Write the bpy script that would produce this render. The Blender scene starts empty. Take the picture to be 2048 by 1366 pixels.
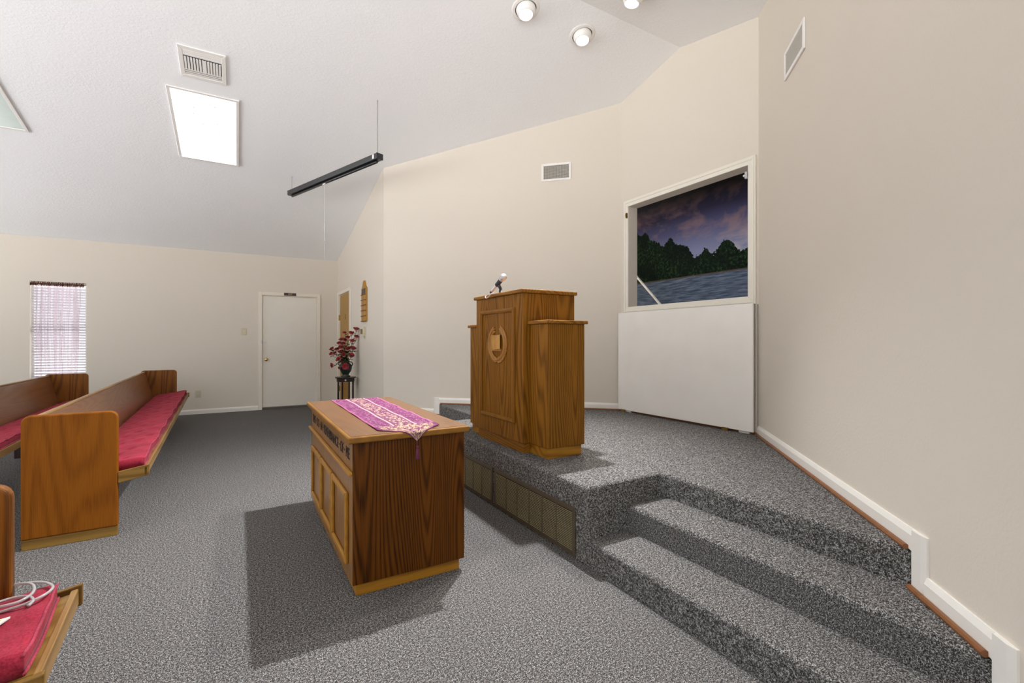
import bpy, bmesh, math, random
from mathutils import Vector, Matrix, Quaternion
random.seed(7)
S = bpy.context.scene
COL = S.collection
PI = math.pi
V = Vector

# ------------------------------------------------------------------ room numbers (metres)
Y1 = 9.81            # left side wall
X1 = 1.715           # short front wall with the brown door
C1 = (1.715, 6.37)   # where the angled wall starts
C2 = (3.965, 4.15)   # recess wall, left corner
C3 = (3.965, 2.435)  # recess wall, right corner
C4 = (1.715, 0.185)  # end of the right angled wall
EAVE = 2.875; M = 0.2225; YR = 3.28; ZR = EAVE + M * (Y1 - YR)
HP = 0.445; R1 = HP / 3; R2 = 2 * HP / 3
YS = 2 * YR - Y1     # far right side (not built, never seen)
XB = -7.4
def zc(y): return EAVE + M * (Y1 - y) if y >= YR else ZR - M * (YR - y)

# ------------------------------------------------------------------ node helpers
def newmat(name):
    m = bpy.data.materials.new(name); m.use_nodes = True
    nt = m.node_tree; nt.nodes.clear()
    out = nt.nodes.new('ShaderNodeOutputMaterial'); b = nt.nodes.new('ShaderNodeBsdfPrincipled')
    nt.links.new(b.outputs[0], out.inputs[0])
    return m, nt, b, out
def N(nt, t, **kw):
    n = nt.nodes.new(t)
    for k, v in kw.items():
        if k.startswith('i_'):
            key = k[2:]
            n.inputs[int(key) if key.isdigit() else key.replace('_', ' ')].default_value = v
        else: setattr(n, k, v)
    return n
def L(nt, a, b): nt.links.new(a, b)
def math_(nt, op, a, b=None, c=None, clamp=False):
    n = nt.nodes.new('ShaderNodeMath'); n.operation = op; n.use_clamp = clamp
    for i, v in enumerate((a, b, c)):
        if v is None: continue
        if isinstance(v, (int, float)): n.inputs[i].default_value = v
        else: nt.links.new(v, n.inputs[i])
    return n.outputs[0]
def mix(nt, f, a, b):
    n = nt.nodes.new('ShaderNodeMix'); n.data_type = 'RGBA'
    if isinstance(f, (int, float)): n.inputs[0].default_value = f
    else: nt.links.new(f, n.inputs[0])
    for i, v in ((6, a), (7, b)):
        if isinstance(v, tuple): n.inputs[i].default_value = (*v, 1) if len(v) == 3 else v
        else: nt.links.new(v, n.inputs[i])
    return n.outputs[2]
def ramp(nt, fac, stops, interp='LINEAR'):
    n = nt.nodes.new('ShaderNodeValToRGB'); n.color_ramp.interpolation = interp
    e = n.color_ramp.elements
    while len(e) < len(stops): e.new(0.5)
    for el, (p, c) in zip(e, stops):
        el.position = p; el.color = (*c, 1) if len(c) == 3 else c
    nt.links.new(fac, n.inputs[0]); return n.outputs[0]
def coords(nt, scale=(1, 1, 1), kind='Object', rot=(0, 0, 0)):
    tc = nt.nodes.new('ShaderNodeTexCoord'); mp = nt.nodes.new('ShaderNodeMapping')
    mp.inputs['Scale'].default_value = scale; mp.inputs['Rotation'].default_value = rot
    nt.links.new(tc.outputs[kind], mp.inputs[0]); return mp.outputs[0]
def noise(nt, vec, scale, detail=2, rough=.5, dist=0):
    n = N(nt, 'ShaderNodeTexNoise', i_Scale=scale, i_Detail=detail, i_Roughness=rough, i_Distortion=dist)
    nt.links.new(vec, n.inputs['Vector']); return n.outputs['Fac']
def bump(nt, bsdf, h, strength, dist=.01):
    n = N(nt, 'ShaderNodeBump', i_Strength=strength, i_Distance=dist)
    nt.links.new(h, n.inputs['Height']); nt.links.new(n.outputs[0], bsdf.inputs['Normal'])
def plain(name, col, rough=.5, metal=0, spec=.5, vary=.06, vscale=30, bump_s=0, bump_scale=80):
    m, nt, b, o = newmat(name)
    v = coords(nt); f = noise(nt, v, vscale, 3)
    d = tuple(max(0, c * (1 - vary)) for c in col); u = tuple(min(1, c * (1 + vary)) for c in col)
    L(nt, mix(nt, f, d, u), b.inputs['Base Color'])
    b.inputs['Roughness'].default_value = rough; b.inputs['Metallic'].default_value = metal
    b.inputs['Specular IOR Level'].default_value = spec
    if bump_s: bump(nt, b, noise(nt, v, bump_scale, 3), bump_s, .004)
    return m
def oak(name, light, dark, axis='Z', rings=30, size=2.0, streak=.5, rough=.4, ring_amt=.75, spec=.25, stretch=.09):
    """plain-sawn oak: contour loops of a stretched noise plus fine pores along the grain"""
    m, nt, b, o = newmat(name)
    st = {'X': (stretch, 1, 1), 'Y': (1, stretch, 1), 'Z': (1, 1, stretch)}[axis]
    st2 = {'X': (.02, 1, 1), 'Y': (1, .02, 1), 'Z': (1, 1, .02)}[axis]
    v = coords(nt, st); v2 = coords(nt, st2)
    n1 = noise(nt, v, size * 1.6, 1, .35)
    fine = noise(nt, v2, 40, 2, .6)
    r = math_(nt, 'MULTIPLY', math_(nt, 'ADD', n1, math_(nt, 'MULTIPLY', fine, .012)), rings * 6.283)
    s = math_(nt, 'MULTIPLY_ADD', math_(nt, 'SINE', r), .5, .5)
    s = math_(nt, 'POWER', s, 1.8)
    p = noise(nt, v2, 300, 2, .6)
    pr = ramp(nt, p, [(.42, (0, 0, 0)), (.62, (1, 1, 1))])
    big = noise(nt, v2, 9, 2, .5)
    f = math_(nt, 'ADD', math_(nt, 'MULTIPLY', s, ring_amt * .75), math_(nt, 'MULTIPLY', pr, streak * .5))
    f = math_(nt, 'ADD', f, math_(nt, 'MULTIPLY_ADD', big, .6, -.3), clamp=True)
    L(nt, mix(nt, f, light, dark), b.inputs['Base Color'])
    b.inputs['Roughness'].default_value = rough; b.inputs['Specular IOR Level'].default_value = spec
    bump(nt, b, f, .04, .0015)
    return m

# ------------------------------------------------------------------ materials
OAKL, OAKD = (.235, .098, .010), (.062, .019, .0015)
oakZ = oak('oak_upright', OAKL, OAKD, 'Z', rings=34, spec=.12)
oak_edge = oak('oak_edge', (.25, .112, .014), (.13, .05, .005), 'Y', rings=12, ring_amt=.5)
oakY = oak('oak_along', (.27, .115, .013), (.10, .034, .003), 'Y')
oak_front_lit = oak('oak_table_front_lit', (.27, .13, .042), (.12, .052, .012), 'Z', rings=24, spec=.6, rough=.3, ring_amt=.5)  # table front: its light and sheen are put into the paler colour
oak_end_shaded = oak('oak_table_end_shaded', (.120, .038, .0028), (.024, .0065, .0006), 'Z', rings=52, size=1.6, streak=.6, ring_amt=.85, spec=.12)  # same table's ends: shade away from the spots put into the darker colour
oak_top = oak('oak_table_top', (.165, .075, .027), (.095, .036, .010), 'Y', rings=22, streak=.4, rough=.3, ring_amt=.45, spec=.6)
oak_mold = oak('oak_moulding', (.40, .19, .027), (.24, .10, .012), 'Y', rings=8, streak=.4, ring_amt=.4)
oak_plinth = oak('oak_plinth', (.36, .165, .016), (.14, .046, .004), 'X', rings=10)
pew_end = oak('pew_end_wood', (.255, .082, .006), (.13, .036, .0018), 'Z', rings=20, streak=.7, ring_amt=.5, spec=.10, rough=.5)
pew_end_in = oak('pew_inner_end_wood', (.23, .080, .008), (.058, .017, .002), 'Z', rings=26)
pew_back = oak('pew_back_wood', (.28, .125, .050), (.15, .052, .016), 'Y', rings=18, size=3.0, rough=.28, ring_amt=.5, spec=.6, stretch=.06)
pew_rail = oak('pew_rail_wood', (.34, .20, .072), (.17, .085, .022), 'Y', rings=10)
pew_base = oak('pew_base_wood', (.28, .16, .036), (.11, .050, .008), 'X', rings=10)
board_rail = plain('board_rail_wood', (.17, .07, .010), .5)
board_wood = oak('board_wood', (.44, .22, .035), (.27, .115, .014), 'Z', rings=10)
door_wood = oak('door_veneer', (.40, .235, .065), (.29, .155, .036), 'Z', rings=14, streak=.3, ring_amt=.5, rough=.5)
dark_wood = plain('dark_mahogany', (.022, .008, .005), .3)
brown_strip = plain('brown_shoe_strip', (.20, .075, .022), .45, vary=.3)

def wallmat():
    m, nt, b, o = newmat('cream_wall_paint')
    v = coords(nt)
    n = noise(nt, v, .8, 3)
    L(nt, mix(nt, n, (.672, .614, .530), (.698, .640, .555)), b.inputs['Base Color'])
    b.inputs['Roughness'].default_value = .75; b.inputs['Specular IOR Level'].default_value = .25
    bump(nt, b, noise(nt, v, 75, 3, .55), .16, .006)
    return m
wall_m = wallmat()
def ceilmat():
    m, nt, b, o = newmat('textured_ceiling_paint')
    v = coords(nt, (1, 1.6, 1))
    n = noise(nt, v, 38, 4, .6, .6)
    patch = noise(nt, v, 1.3, 3)
    h = math_(nt, 'MULTIPLY', ramp(nt, n, [(.46, (0, 0, 0)), (.62, (1, 1, 1))]), ramp(nt, patch, [(.3, (.25, .25, .25)), (.7, (1, 1, 1))]))
    b.inputs['Base Color'].default_value = (.885, .898, .91, 1)
    b.inputs['Roughness'].default_value = .85; b.inputs['Specular IOR Level'].default_value = .2
    bump(nt, b, h, .22, .006)
    return m
ceil_m = ceilmat()
def carpet():
    m, nt, b, o = newmat('grey_speckled_carpet')
    v = coords(nt)
    n1 = noise(nt, v, 235, 2, .65); n2 = noise(nt, v, 95, 1, .5); n3 = noise(nt, v, 2.0, 3)
    f = math_(nt, 'ADD', math_(nt, 'MULTIPLY', n1, .75), math_(nt, 'MULTIPLY', n2, .25))
    c = ramp(nt, f, [(.37, (.010, .0095, .009)), (.47, (.068, .064, .060)), (.54, (.215, .207, .20)), (.63, (.60, .585, .57))])
    c = mix(nt, math_(nt, 'MULTIPLY', n3, .25), c, (.115, .11, .106))
    L(nt, c, b.inputs['Base Color'])
    b.inputs['Roughness'].default_value = 1; b.inputs['Specular IOR Level'].default_value = .05
    bump(nt, b, f, .9, .012)
    return m
carpet_m = carpet()
white_paint = plain('white_trim_paint', (.80, .775, .72), .45, vary=.03, vscale=8)
cream_trim = plain('cream_trim_paint', (.76, .705, .605), .5, vary=.03, vscale=8)
door_white = plain('white_door_paint', (.76, .72, .64), .5, vary=.04, vscale=5)
panel_white = plain('white_board_paint', (.88, .845, .79), .5, vary=.05, vscale=4)
white_metal = plain('white_enamel', (.82, .80, .77), .4, vary=.02)
grey_metal = plain('vent_grey', (.52, .49, .43), .5, vary=.05)
black_void = plain('vent_dark', (.035, .03, .025), .9)
brass = plain('polished_brass', (.75, .52, .18), .2, 1)
dull_brass = plain('dull_brass', (.34, .22, .06), .4, .8)
steel = plain('steel', (.55, .55, .56), .3, 1)
ivory = plain('ivory_plastic', (.58, .53, .36), .4)
black_metal = plain('black_enamel', (.018, .018, .020), .28)
black_plastic = plain('black_plastic', (.02, .02, .028), .45)
silver = plain('silver_paint', (.62, .63, .68), .3, .6)
bronze = plain('bronze_grille', (.12, .092, .06), .45, .5, vary=.15)
bronze_slat = plain('bronze_slat', (.44, .38, .21), .4, .5, vary=.2)
gold_letter = plain('gold_letter', (.70, .48, .22), .4)
dark_letter = plain('burnt_letter', (.018, .009, .004), .8)
sign_brown = plain('sign_brown', (.030, .012, .005), .35)
green_glaze = plain('dark_green_glaze', (.016, .026, .019), .28, vary=.5, vscale=14)
leaf_m = plain('leaf_green', (.018, .055, .018), .5, vary=.4)
stem_m = plain('stem_green', (.035, .075, .025), .6)
yellow_paper = plain('yellow_paper', (.80, .45, .06), .5)
paper_m = plain('white_paper', (.80, .78, .72), .6)
sticker_m = plain('white_sticker', (.8, .8, .8), .4)

def petal_mat():
    m, nt, b, o = newmat('red_petal_white_base')
    tc = N(nt, 'ShaderNodeTexCoord'); sp = N(nt, 'ShaderNodeSeparateXYZ'); L(nt, tc.outputs['Object'], sp.inputs[0])
    f = math_(nt, 'ADD', math_(nt, 'MULTIPLY', sp.outputs[2], 15), math_(nt, 'MULTIPLY_ADD', noise(nt, tc.outputs['Object'], 40, 2), .3, -.15))
    L(nt, ramp(nt, f, [(.16, (.78, .58, .45)), (.42, (.52, .06, .075)), (.58, (.30, .004, .012))]), b.inputs['Base Color'])
    b.inputs['Roughness'].default_value = .6; b.inputs['Sheen Weight'].default_value = .2
    return m
petal_m = petal_mat()
def velvet(name, col):
    m, nt, b, o = newmat(name)
    v = coords(nt); n = noise(nt, v, 160, 2, .6); n2 = noise(nt, v, 7, 3)
    f = math_(nt, 'ADD', math_(nt, 'MULTIPLY', n, .6), math_(nt, 'MULTIPLY', n2, .4))
    L(nt, mix(nt, ramp(nt, f, [(.35, (0, 0, 0)), (.65, (1, 1, 1))]), tuple(c * .62 for c in col), tuple(min(1, c * 1.35) for c in col)), b.inputs['Base Color'])
    b.inputs['Roughness'].default_value = .95; b.inputs['Specular IOR Level'].default_value = .1
    b.inputs['Sheen Weight'].default_value = .12; b.inputs['Sheen Tint'].default_value = (1, .5, .55, 1)
    bump(nt, b, n, .3, .003)
    return m
velvet_m = velvet('crimson_velvet', (.29, .022, .042))
piping_m = velvet('crimson_piping', (.34, .045, .075))

def runner_mat():
    m, nt, b, o = newmat('plum_floral_brocade')
    uv = N(nt, 'ShaderNodeUVMap'); sp = N(nt, 'ShaderNodeSeparateXYZ'); L(nt, uv.outputs[0], sp.inputs[0])
    u = math_(nt, 'ABSOLUTE', sp.outputs[0]); w = sp.outputs[1]
    vm = N(nt, 'ShaderNodeMapping'); vm.inputs['Scale'].default_value = (.17, 1, 1); L(nt, uv.outputs[0], vm.inputs[0])
    fl = noise(nt, vm.outputs[0], 105, 2, .55, .9)
    vo = N(nt, 'ShaderNodeTexVoronoi', i_Scale=46.0); L(nt, vm.outputs[0], vo.inputs['Vector'])
    flo = math_(nt, 'ADD', fl, math_(nt, 'MULTIPLY_ADD', vo.outputs['Distance'], -.35, .12))
    fmask = ramp(nt, flo, [(.47, (0, 0, 0)), (.53, (1, 1, 1))])
    fmask2 = ramp(nt, flo, [(.52, (0, 0, 0)), (.57, (1, 1, 1))])
    plum, pink, cream, lilac = (.135, .024, .085), (.36, .10, .20), (.50, .39, .25), (.36, .17, .25)
    centre = mix(nt, fmask, plum, cream); side = mix(nt, fmask2, plum, lilac)
    def step(x, a): return math_(nt, 'GREATER_THAN', x, a)
    c = mix(nt, step(u, .27), centre, plum)
    c = mix(nt, step(u, .33), c, (.46, .29, .28))
    c = mix(nt, step(u, .40), c, side)
    c = mix(nt, step(u, .93), c, pink)
    ends = math_(nt, 'MAXIMUM', math_(nt, 'LESS_THAN', w, .235), step(w, 1.74))
    endc = mix(nt, ramp(nt, flo, [(.44, (0, 0, 0)), (.50, (1, 1, 1))]), plum, (.47, .37, .20))
    endc = mix(nt, step(u, .86), endc, plum)
    c = mix(nt, ends, c, endc)
    L(nt, c, b.inputs['Base Color'])
    b.inputs['Roughness'].default_value = .8; b.inputs['Specular IOR Level'].default_value = .2
    bump(nt, b, fl, .2, .002)
    return m
runner_m = runner_mat()
tassel_m = plain('tassel_burgundy', (.10, .008, .035), .7, bump_s=.4)

def mural_mat():
    m, nt, b, o = newmat('painted_lake_mural')
    tc = N(nt, 'ShaderNodeTexCoord'); sp = N(nt, 'ShaderNodeSeparateXYZ'); L(nt, tc.outputs['Object'], sp.inputs[0])
    y, z = sp.outputs[1], sp.outputs[2]     # object origin lies at the shore line, y = 0 at mural centre
    vec = tc.outputs['Object']
    cm = N(nt, 'ShaderNodeMapping'); cm.inputs['Scale'].default_value = (1, .75, 1.35); L(nt, vec, cm.inputs[0])
    cl = noise(nt, cm.outputs[0], 2.6, 6, .6, .3)
    sky = ramp(nt, math_(nt, 'MULTIPLY', z, 1 / 1.2), [(0, (.30, .32, .44)), (.26, (.20, .215, .35)), (.48, (.080, .082, .175)), (.66, (.026, .023, .05)), (.85, (.012, .012, .016))])
    cloudcol = ramp(nt, math_(nt, 'MULTIPLY', z, 1 / 1.2), [(.22, (.44, .42, .46)), (.38, (.24, .185, .235)), (.62, (.14, .085, .10)), (.85, (.022, .019, .019))])
    sky = mix(nt, ramp(nt, cl, [(.46, (0, 0, 0)), (.60, (1, 1, 1))]), sky, cloudcol)
    wm = N(nt, 'ShaderNodeMapping'); wm.inputs['Scale'].default_value = (1, 1.2, 14); L(nt, vec, wm.inputs[0])
    wn = noise(nt, wm.outputs[0], 4, 4, .6)
    water = mix(nt, ramp(nt, wn, [(.38, (0, 0, 0)), (.66, (1, 1, 1))]), (.044, .064, .105), (.15, .185, .25))
    fc = N(nt, 'ShaderNodeFloatCurve'); cu = fc.mapping.curves[0]
    # tree-line height over mural width (0 = right edge as seen, 1 = left edge)
    pts = TREELINE
    cu.points[0].location = pts[0]; cu.points[1].location = pts[-1]
    for p in pts[1:-1]: cu.points.new(*p)
    fc.mapping.update()
    L(nt, math_(nt, 'MULTIPLY_ADD', y, .5, .5), fc.inputs['Value'])
    tn = noise(nt, vec, 16, 4, .65)
    edge = math_(nt, 'MULTIPLY_ADD', tn, .17, -.095)
    tree = math_(nt, 'LESS_THAN', z, math_(nt, 'ADD', fc.outputs[0], edge))
    lf = noise(nt, vec, 30, 4, .7); lb = noise(nt, vec, 4, 2)
    lfm = math_(nt, 'MULTIPLY', ramp(nt, lf, [(.48, (0, 0, 0)), (.68, (1, 1, 1))]), ramp(nt, lb, [(.4, (.15, .15, .15)), (.62, (1, 1, 1))]))
    treec = mix(nt, lfm, (.003, .007, .005), (.030, .075, .020))
    c = mix(nt, tree, sky, treec)
    sh = math_(nt, 'LESS_THAN', z, math_(nt, 'MULTIPLY_ADD', noise(nt, vec, 7, 3), .05, -.02))
    c = mix(nt, sh, c, water)
    bank = math_(nt, 'LESS_THAN', math_(nt, 'ABSOLUTE', math_(nt, 'ADD', z, -.008)), .010)
    c = mix(nt, math_(nt, 'MULTIPLY', bank, .7), c, (.10, .075, .06))
    L(nt, c, b.inputs['Base Color'])
    b.inputs['Roughness'].default_value = .8; b.inputs['Specular IOR Level'].default_value = .1
    return m

def emit(name, col, strength):
    m = bpy.data.materials.new(name); m.use_nodes = True; nt = m.node_tree; nt.nodes.clear()
    out = nt.nodes.new('ShaderNodeOutputMaterial'); e = nt.nodes.new('ShaderNodeEmission')
    e.inputs[0].default_value = (*col, 1); e.inputs[1].default_value = strength
    nt.links.new(e.outputs[0], out.inputs[0]); return m
def diffuser(name, col, strength):
    m = emit(name, col, strength); nt = m.node_tree; e = next(n for n in nt.nodes if n.type == 'EMISSION')
    # two tubes behind an acrylic sheet: soft lengthwise bands and mottling
    v = coords(nt); sp = N(nt, 'ShaderNodeSeparateXYZ'); L(nt, v, sp.inputs[0])
    band = math_(nt, 'MULTIPLY_ADD', math_(nt, 'COSINE', math_(nt, 'MULTIPLY', sp.outputs[0], 9)), .12, .88)
    mot = math_(nt, 'MULTIPLY_ADD', noise(nt, v, 14, 2), .10, .95)
    L(nt, math_(nt, 'MULTIPLY', math_(nt, 'MULTIPLY', band, mot), strength), e.inputs[1])
    return m
TROFFER_E = 5.5
diff_m = diffuser('troffer_acrylic', (.93, 1.0, .985), TROFFER_E)
diff_dim = diffuser('troffer_acrylic_dim', (.86, .93, .86), .85)
bulb_warm = emit('bulb_warm', (1, .95, .86), 9)
bulb_cool = emit('bulb_cool', (.86, .90, 1), 14)

def glass_m():
    m = bpy.data.materials.new('window_glass'); m.use_nodes = True; nt = m.node_tree; nt.nodes.clear()
    out = nt.nodes.new('ShaderNodeOutputMaterial'); t = nt.nodes.new('ShaderNodeBsdfTransparent'); g = nt.nodes.new('ShaderNodeBsdfGlossy')
    g.inputs['Roughness'].default_value = .02; mx = nt.nodes.new('ShaderNodeMixShader'); mx.inputs[0].default_value = .06
    L(nt, t.outputs[0], mx.inputs[1]); L(nt, g.outputs[0], mx.inputs[2]); L(nt, mx.outputs[0], out.inputs[0]); return m
glass = glass_m()
def sheer(name, col, cover, head=False):
    m = bpy.data.materials.new(name); m.use_nodes = True; nt = m.node_tree; nt.nodes.clear()
    out = nt.nodes.new('ShaderNodeOutputMaterial'); t = nt.nodes.new('ShaderNodeBsdfTransparent')
    d = nt.nodes.new('ShaderNodeBsdfDiffuse'); tr = nt.nodes.new('ShaderNodeBsdfTranslucent'); a = nt.nodes.new('ShaderNodeMixShader'); mx = nt.nodes.new('ShaderNodeMixShader')
    d.inputs[0].default_value = (*col, 1); tr.inputs[0].default_value = (*col, 1); a.inputs[0].default_value = .6
    L(nt, d.outputs[0], a.inputs[1]); L(nt, tr.outputs[0], a.inputs[2])
    n = ramp(nt, noise(nt, coords(nt, (1, 1, .03)), 26, 2), [(.38, (0, 0, 0)), (.62, (1, 1, 1))])
    L(nt, math_(nt, 'MULTIPLY_ADD', n, .42, cover - .21, clamp=True), mx.inputs[0])
    L(nt, t.outputs[0], mx.inputs[1]); L(nt, a.outputs[0], mx.inputs[2]); L(nt, mx.outputs[0], out.inputs[0]); return m
sheer_m = sheer('lilac_voile', (.44, .34, .37), .42)
header_m = sheer('brown_voile_header', (.22, .10, .07), .8)
def blindmat():
    m = bpy.data.materials.new('white_vinyl_slat'); m.use_nodes = True; nt = m.node_tree; nt.nodes.clear()
    out = nt.nodes.new('ShaderNodeOutputMaterial'); d = nt.nodes.new('ShaderNodeBsdfDiffuse'); tr = nt.nodes.new('ShaderNodeBsdfTranslucent'); a = nt.nodes.new('ShaderNodeMixShader')
    n = noise(nt, coords(nt), 6, 2)
    L(nt, mix(nt, n, (.78, .775, .80), (.84, .835, .855)), d.inputs[0]); tr.inputs[0].default_value = (.74, .725, .78, 1); a.inputs[0].default_value = .42
    L(nt, d.outputs[0], a.inputs[1]); L(nt, tr.outputs[0], a.inputs[2]); L(nt, a.outputs[0], out.inputs[0]); return m
slat_m = blindmat()
def tubing():
    m, nt, b, o = newmat('clear_vinyl_tubing')
    b.inputs['Base Color'].default_value = (.88, .87, .88, 1); b.inputs['Roughness'].default_value = .18
    b.inputs['Transmission Weight'].default_value = .6; b.inputs['IOR'].default_value = 1.3
    L(nt, mix(nt, noise(nt, coords(nt), 20, 2), (.80, .79, .80), (.95, .94, .95)), b.inputs['Base Color'])
    return m
tube_m = tubing()

# ------------------------------------------------------------------ mesh helpers
class MB:
    def __init__(s, origin=(0, 0, 0)):
        s.o = V(origin); s.v = []; s.f = []; s.uv = None
    def add(s, vs, fs):
        b = len(s.v); s.v += [V(v) - s.o for v in vs]; s.f += [tuple(i + b for i in f) for f in fs]; return s
    def box(s, x0, y0, z0, x1, y1, z1):
        return s.add([(x0, y0, z0), (x1, y0, z0), (x1, y1, z0), (x0, y1, z0), (x0, y0, z1), (x1, y0, z1), (x1, y1, z1), (x0, y1, z1)],
                     [(0, 3, 2, 1), (4, 5, 6, 7), (0, 1, 5, 4), (1, 2, 6, 5), (2, 3, 7, 6), (3, 0, 4, 7)])
    def obox(s, p, a, b, c):
        """box from corner p with edge vectors a, b, c"""
        p, a, b, c = V(p), V(a), V(b), V(c)
        vs = [p, p + a, p + a + b, p + b]; vs += [q + c for q in vs]
        fs = [(0, 3, 2, 1), (4, 5, 6, 7), (0, 1, 5, 4), (1, 2, 6, 5), (2, 3, 7, 6), (3, 0, 4, 7)]
        if a.cross(b).dot(c) < 0: fs = [f[::-1] for f in fs]
        return s.add(vs, fs)
    def prism(s, poly, d):
        """poly: 3D points of a flat outline, extruded by d"""
        d = V(d); n = len(poly); P = [V(p) for p in poly]
        nrm = sum(((P[i] - P[0]).cross(P[(i + 1) % n] - P[0]) for i in range(1, n)), V((0, 0, 0)))
        if nrm.dot(d) > 0: P = P[::-1]
        fs = [tuple(range(n)), tuple(range(2 * n - 1, n - 1, -1))] + [(i + n, (i + 1) % n + n, (i + 1) % n, i) for i in range(n)]
        return s.add(P + [p + d for p in P], fs)
    def lathe(s, prof, c=(0, 0, 0), axis=(0, 0, 1), seg=24, cap=True):
        q = V((0, 0, 1)).rotation_difference(V(axis).normalized()); c = V(c); vs = []; fs = []
        for r, z in prof:
            for k in range(seg):
                a = 2 * PI * k / seg; vs.append(c + q @ V((r * math.cos(a), r * math.sin(a), z)))
        for i in range(len(prof) - 1):
            for k in range(seg):
                k2 = (k + 1) % seg; fs.append((i * seg + k, i * seg + k2, (i + 1) * seg + k2, (i + 1) * seg + k))
        if cap:
            fs.append(tuple(range(seg))[::-1]); fs.append(tuple((len(prof) - 1) * seg + k for k in range(seg)))
        return s.add(vs, fs)
    def cyl(s, p0, p1, r, r1=None, seg=12):
        p0, p1 = V(p0), V(p1); d = p1 - p0
        return s.lathe([(r, 0), (r if r1 is None else r1, d.length)], p0, d, seg)
    def tube(s, pts, r, seg=8, closed=False):
        P = [V(p) for p in pts]; n = len(P); vs = []; fs = []; up = None
        for i in range(n):
            t = (P[(i + 1) % n] - P[i - 1]) if closed or 0 < i < n - 1 else (P[1] - P[0] if i == 0 else P[-1] - P[-2])
            t.normalize()
            if up is None: up = t.orthogonal().normalized()
            else:
                up = up - t * up.dot(t)
                up = up.normalized() if up.length > 1e-6 else t.orthogonal().normalized()
            w = t.cross(up); rr = r[i] if isinstance(r, (list, tuple)) else r
            for k in range(seg):
                a = 2 * PI * k / seg; vs.append(P[i] + (up * math.cos(a) + w * math.sin(a)) * rr)
        for i in range(n if closed else n - 1):
            j = (i + 1) % n
            for k in range(seg):
                k2 = (k + 1) % seg; fs.append((i * seg + k, i * seg + k2, j * seg + k2, j * seg + k))
        if not closed: fs += [tuple(range(seg))[::-1], tuple((n - 1) * seg + k for k in range(seg))]
        return s.add(vs, fs)
    def ell(s, c, ax, ay, az, seg=8, rings=5):
        """ellipsoid with axis vectors"""
        c, ax, ay, az = V(c), V(ax), V(ay), V(az); vs = [c - az]; fs = []
        for i in range(1, rings):
            t = PI * i / rings
            for k in range(seg):
                a = 2 * PI * k / seg; vs.append(c + ax * math.sin(t) * math.cos(a) + ay * math.sin(t) * math.sin(a) - az * math.cos(t))
        vs.append(c + az)
        for k in range(seg):
            fs.append((0, 1 + (k + 1) % seg, 1 + k)); e = 1 + (rings - 2) * seg
            fs.append((len(vs) - 1, e + k, e + (k + 1) % seg))
        for i in range(rings - 2):
            for k in range(seg):
                k2 = (k + 1) % seg; fs.append((1 + i * seg + k, 1 + i * seg + k2, 1 + (i + 1) * seg + k2, 1 + (i + 1) * seg + k))
        return s.add(vs, fs)
    def grid(s, fn, nu, nv):
        vs = [fn(i / nu, j / nv) for j in range(nv + 1) for i in range(nu + 1)]
        fs = [(j * (nu + 1) + i, j * (nu + 1) + i + 1, (j + 1) * (nu + 1) + i + 1, (j + 1) * (nu + 1) + i) for j in range(nv) for i in range(nu)]
        return s.add(vs, fs)
    def build(s, name, mat, parent=None, bevel=0, seg=2, smooth=False, solid=0, subsurf=0, fixn=False):
        me = bpy.data.meshes.new(name); me.from_pydata([tuple(v) for v in s.v], [], s.f); me.materials.append(mat)
        if fixn:
            bm = bmesh.new(); bm.from_mesh(me); bmesh.ops.recalc_face_normals(bm, faces=bm.faces); bm.to_mesh(me); bm.free()
        if smooth:
            for p in me.polygons: p.use_smooth = True
        ob = bpy.data.objects.new(name, me); COL.objects.link(ob)
        if parent is not None: ob.parent = parent
        else: ob.location = s.o
        if bevel:
            b = ob.modifiers.new('edge', 'BEVEL'); b.width = bevel; b.segments = seg; b.limit_method = 'ANGLE'; b.angle_limit = math.radians(40)
        if solid:
            b = ob.modifiers.new('thick', 'SOLIDIFY'); b.thickness = solid; b.offset = 0
        if subsurf:
            b = ob.modifiers.new('sub', 'SUBSURF'); b.levels = subsurf; b.render_levels = subsurf
        return ob
def tag(o, label, cat, group=None, kind=None):
    o['label'] = label; o['category'] = cat
    if group: o['group'] = group
    if kind: o['kind'] = kind
    return o
def thing(name, loc, label, cat, group=None, kind=None, rz=0):
    o = bpy.data.objects.new(name, None); COL.objects.link(o); o.location = loc; o.rotation_euler = (0, 0, rz)
    o.empty_display_size = .1
    return tag(o, label, cat, group, kind)
def part_label(o, t): o['label'] = t; return o
def lettering(text, size, origin, right, up, depth=.002, align='CENTER'):
    """text turned into verts/faces in world space; returns (verts, faces)"""
    cu = bpy.data.curves.new('t', 'FONT'); cu.body = text; cu.size = size; cu.extrude = depth; cu.align_x = align; cu.align_y = 'CENTER'
    ob = bpy.data.objects.new('t', cu); COL.objects.link(ob); bpy.context.view_layer.update()
    me = bpy.data.meshes.new_from_object(ob.evaluated_get(bpy.context.evaluated_depsgraph_get()))
    r, u = V(right).normalized(), V(up).normalized(); n = r.cross(u)
    vs = [V(origin) + r * v.co.x + u * v.co.y + n * v.co.z for v in me.vertices]; fs = [tuple(p.vertices) for p in me.polygons]
    bpy.data.objects.remove(ob); bpy.data.curves.remove(cu); bpy.data.meshes.remove(me)
    return vs, fs
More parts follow.
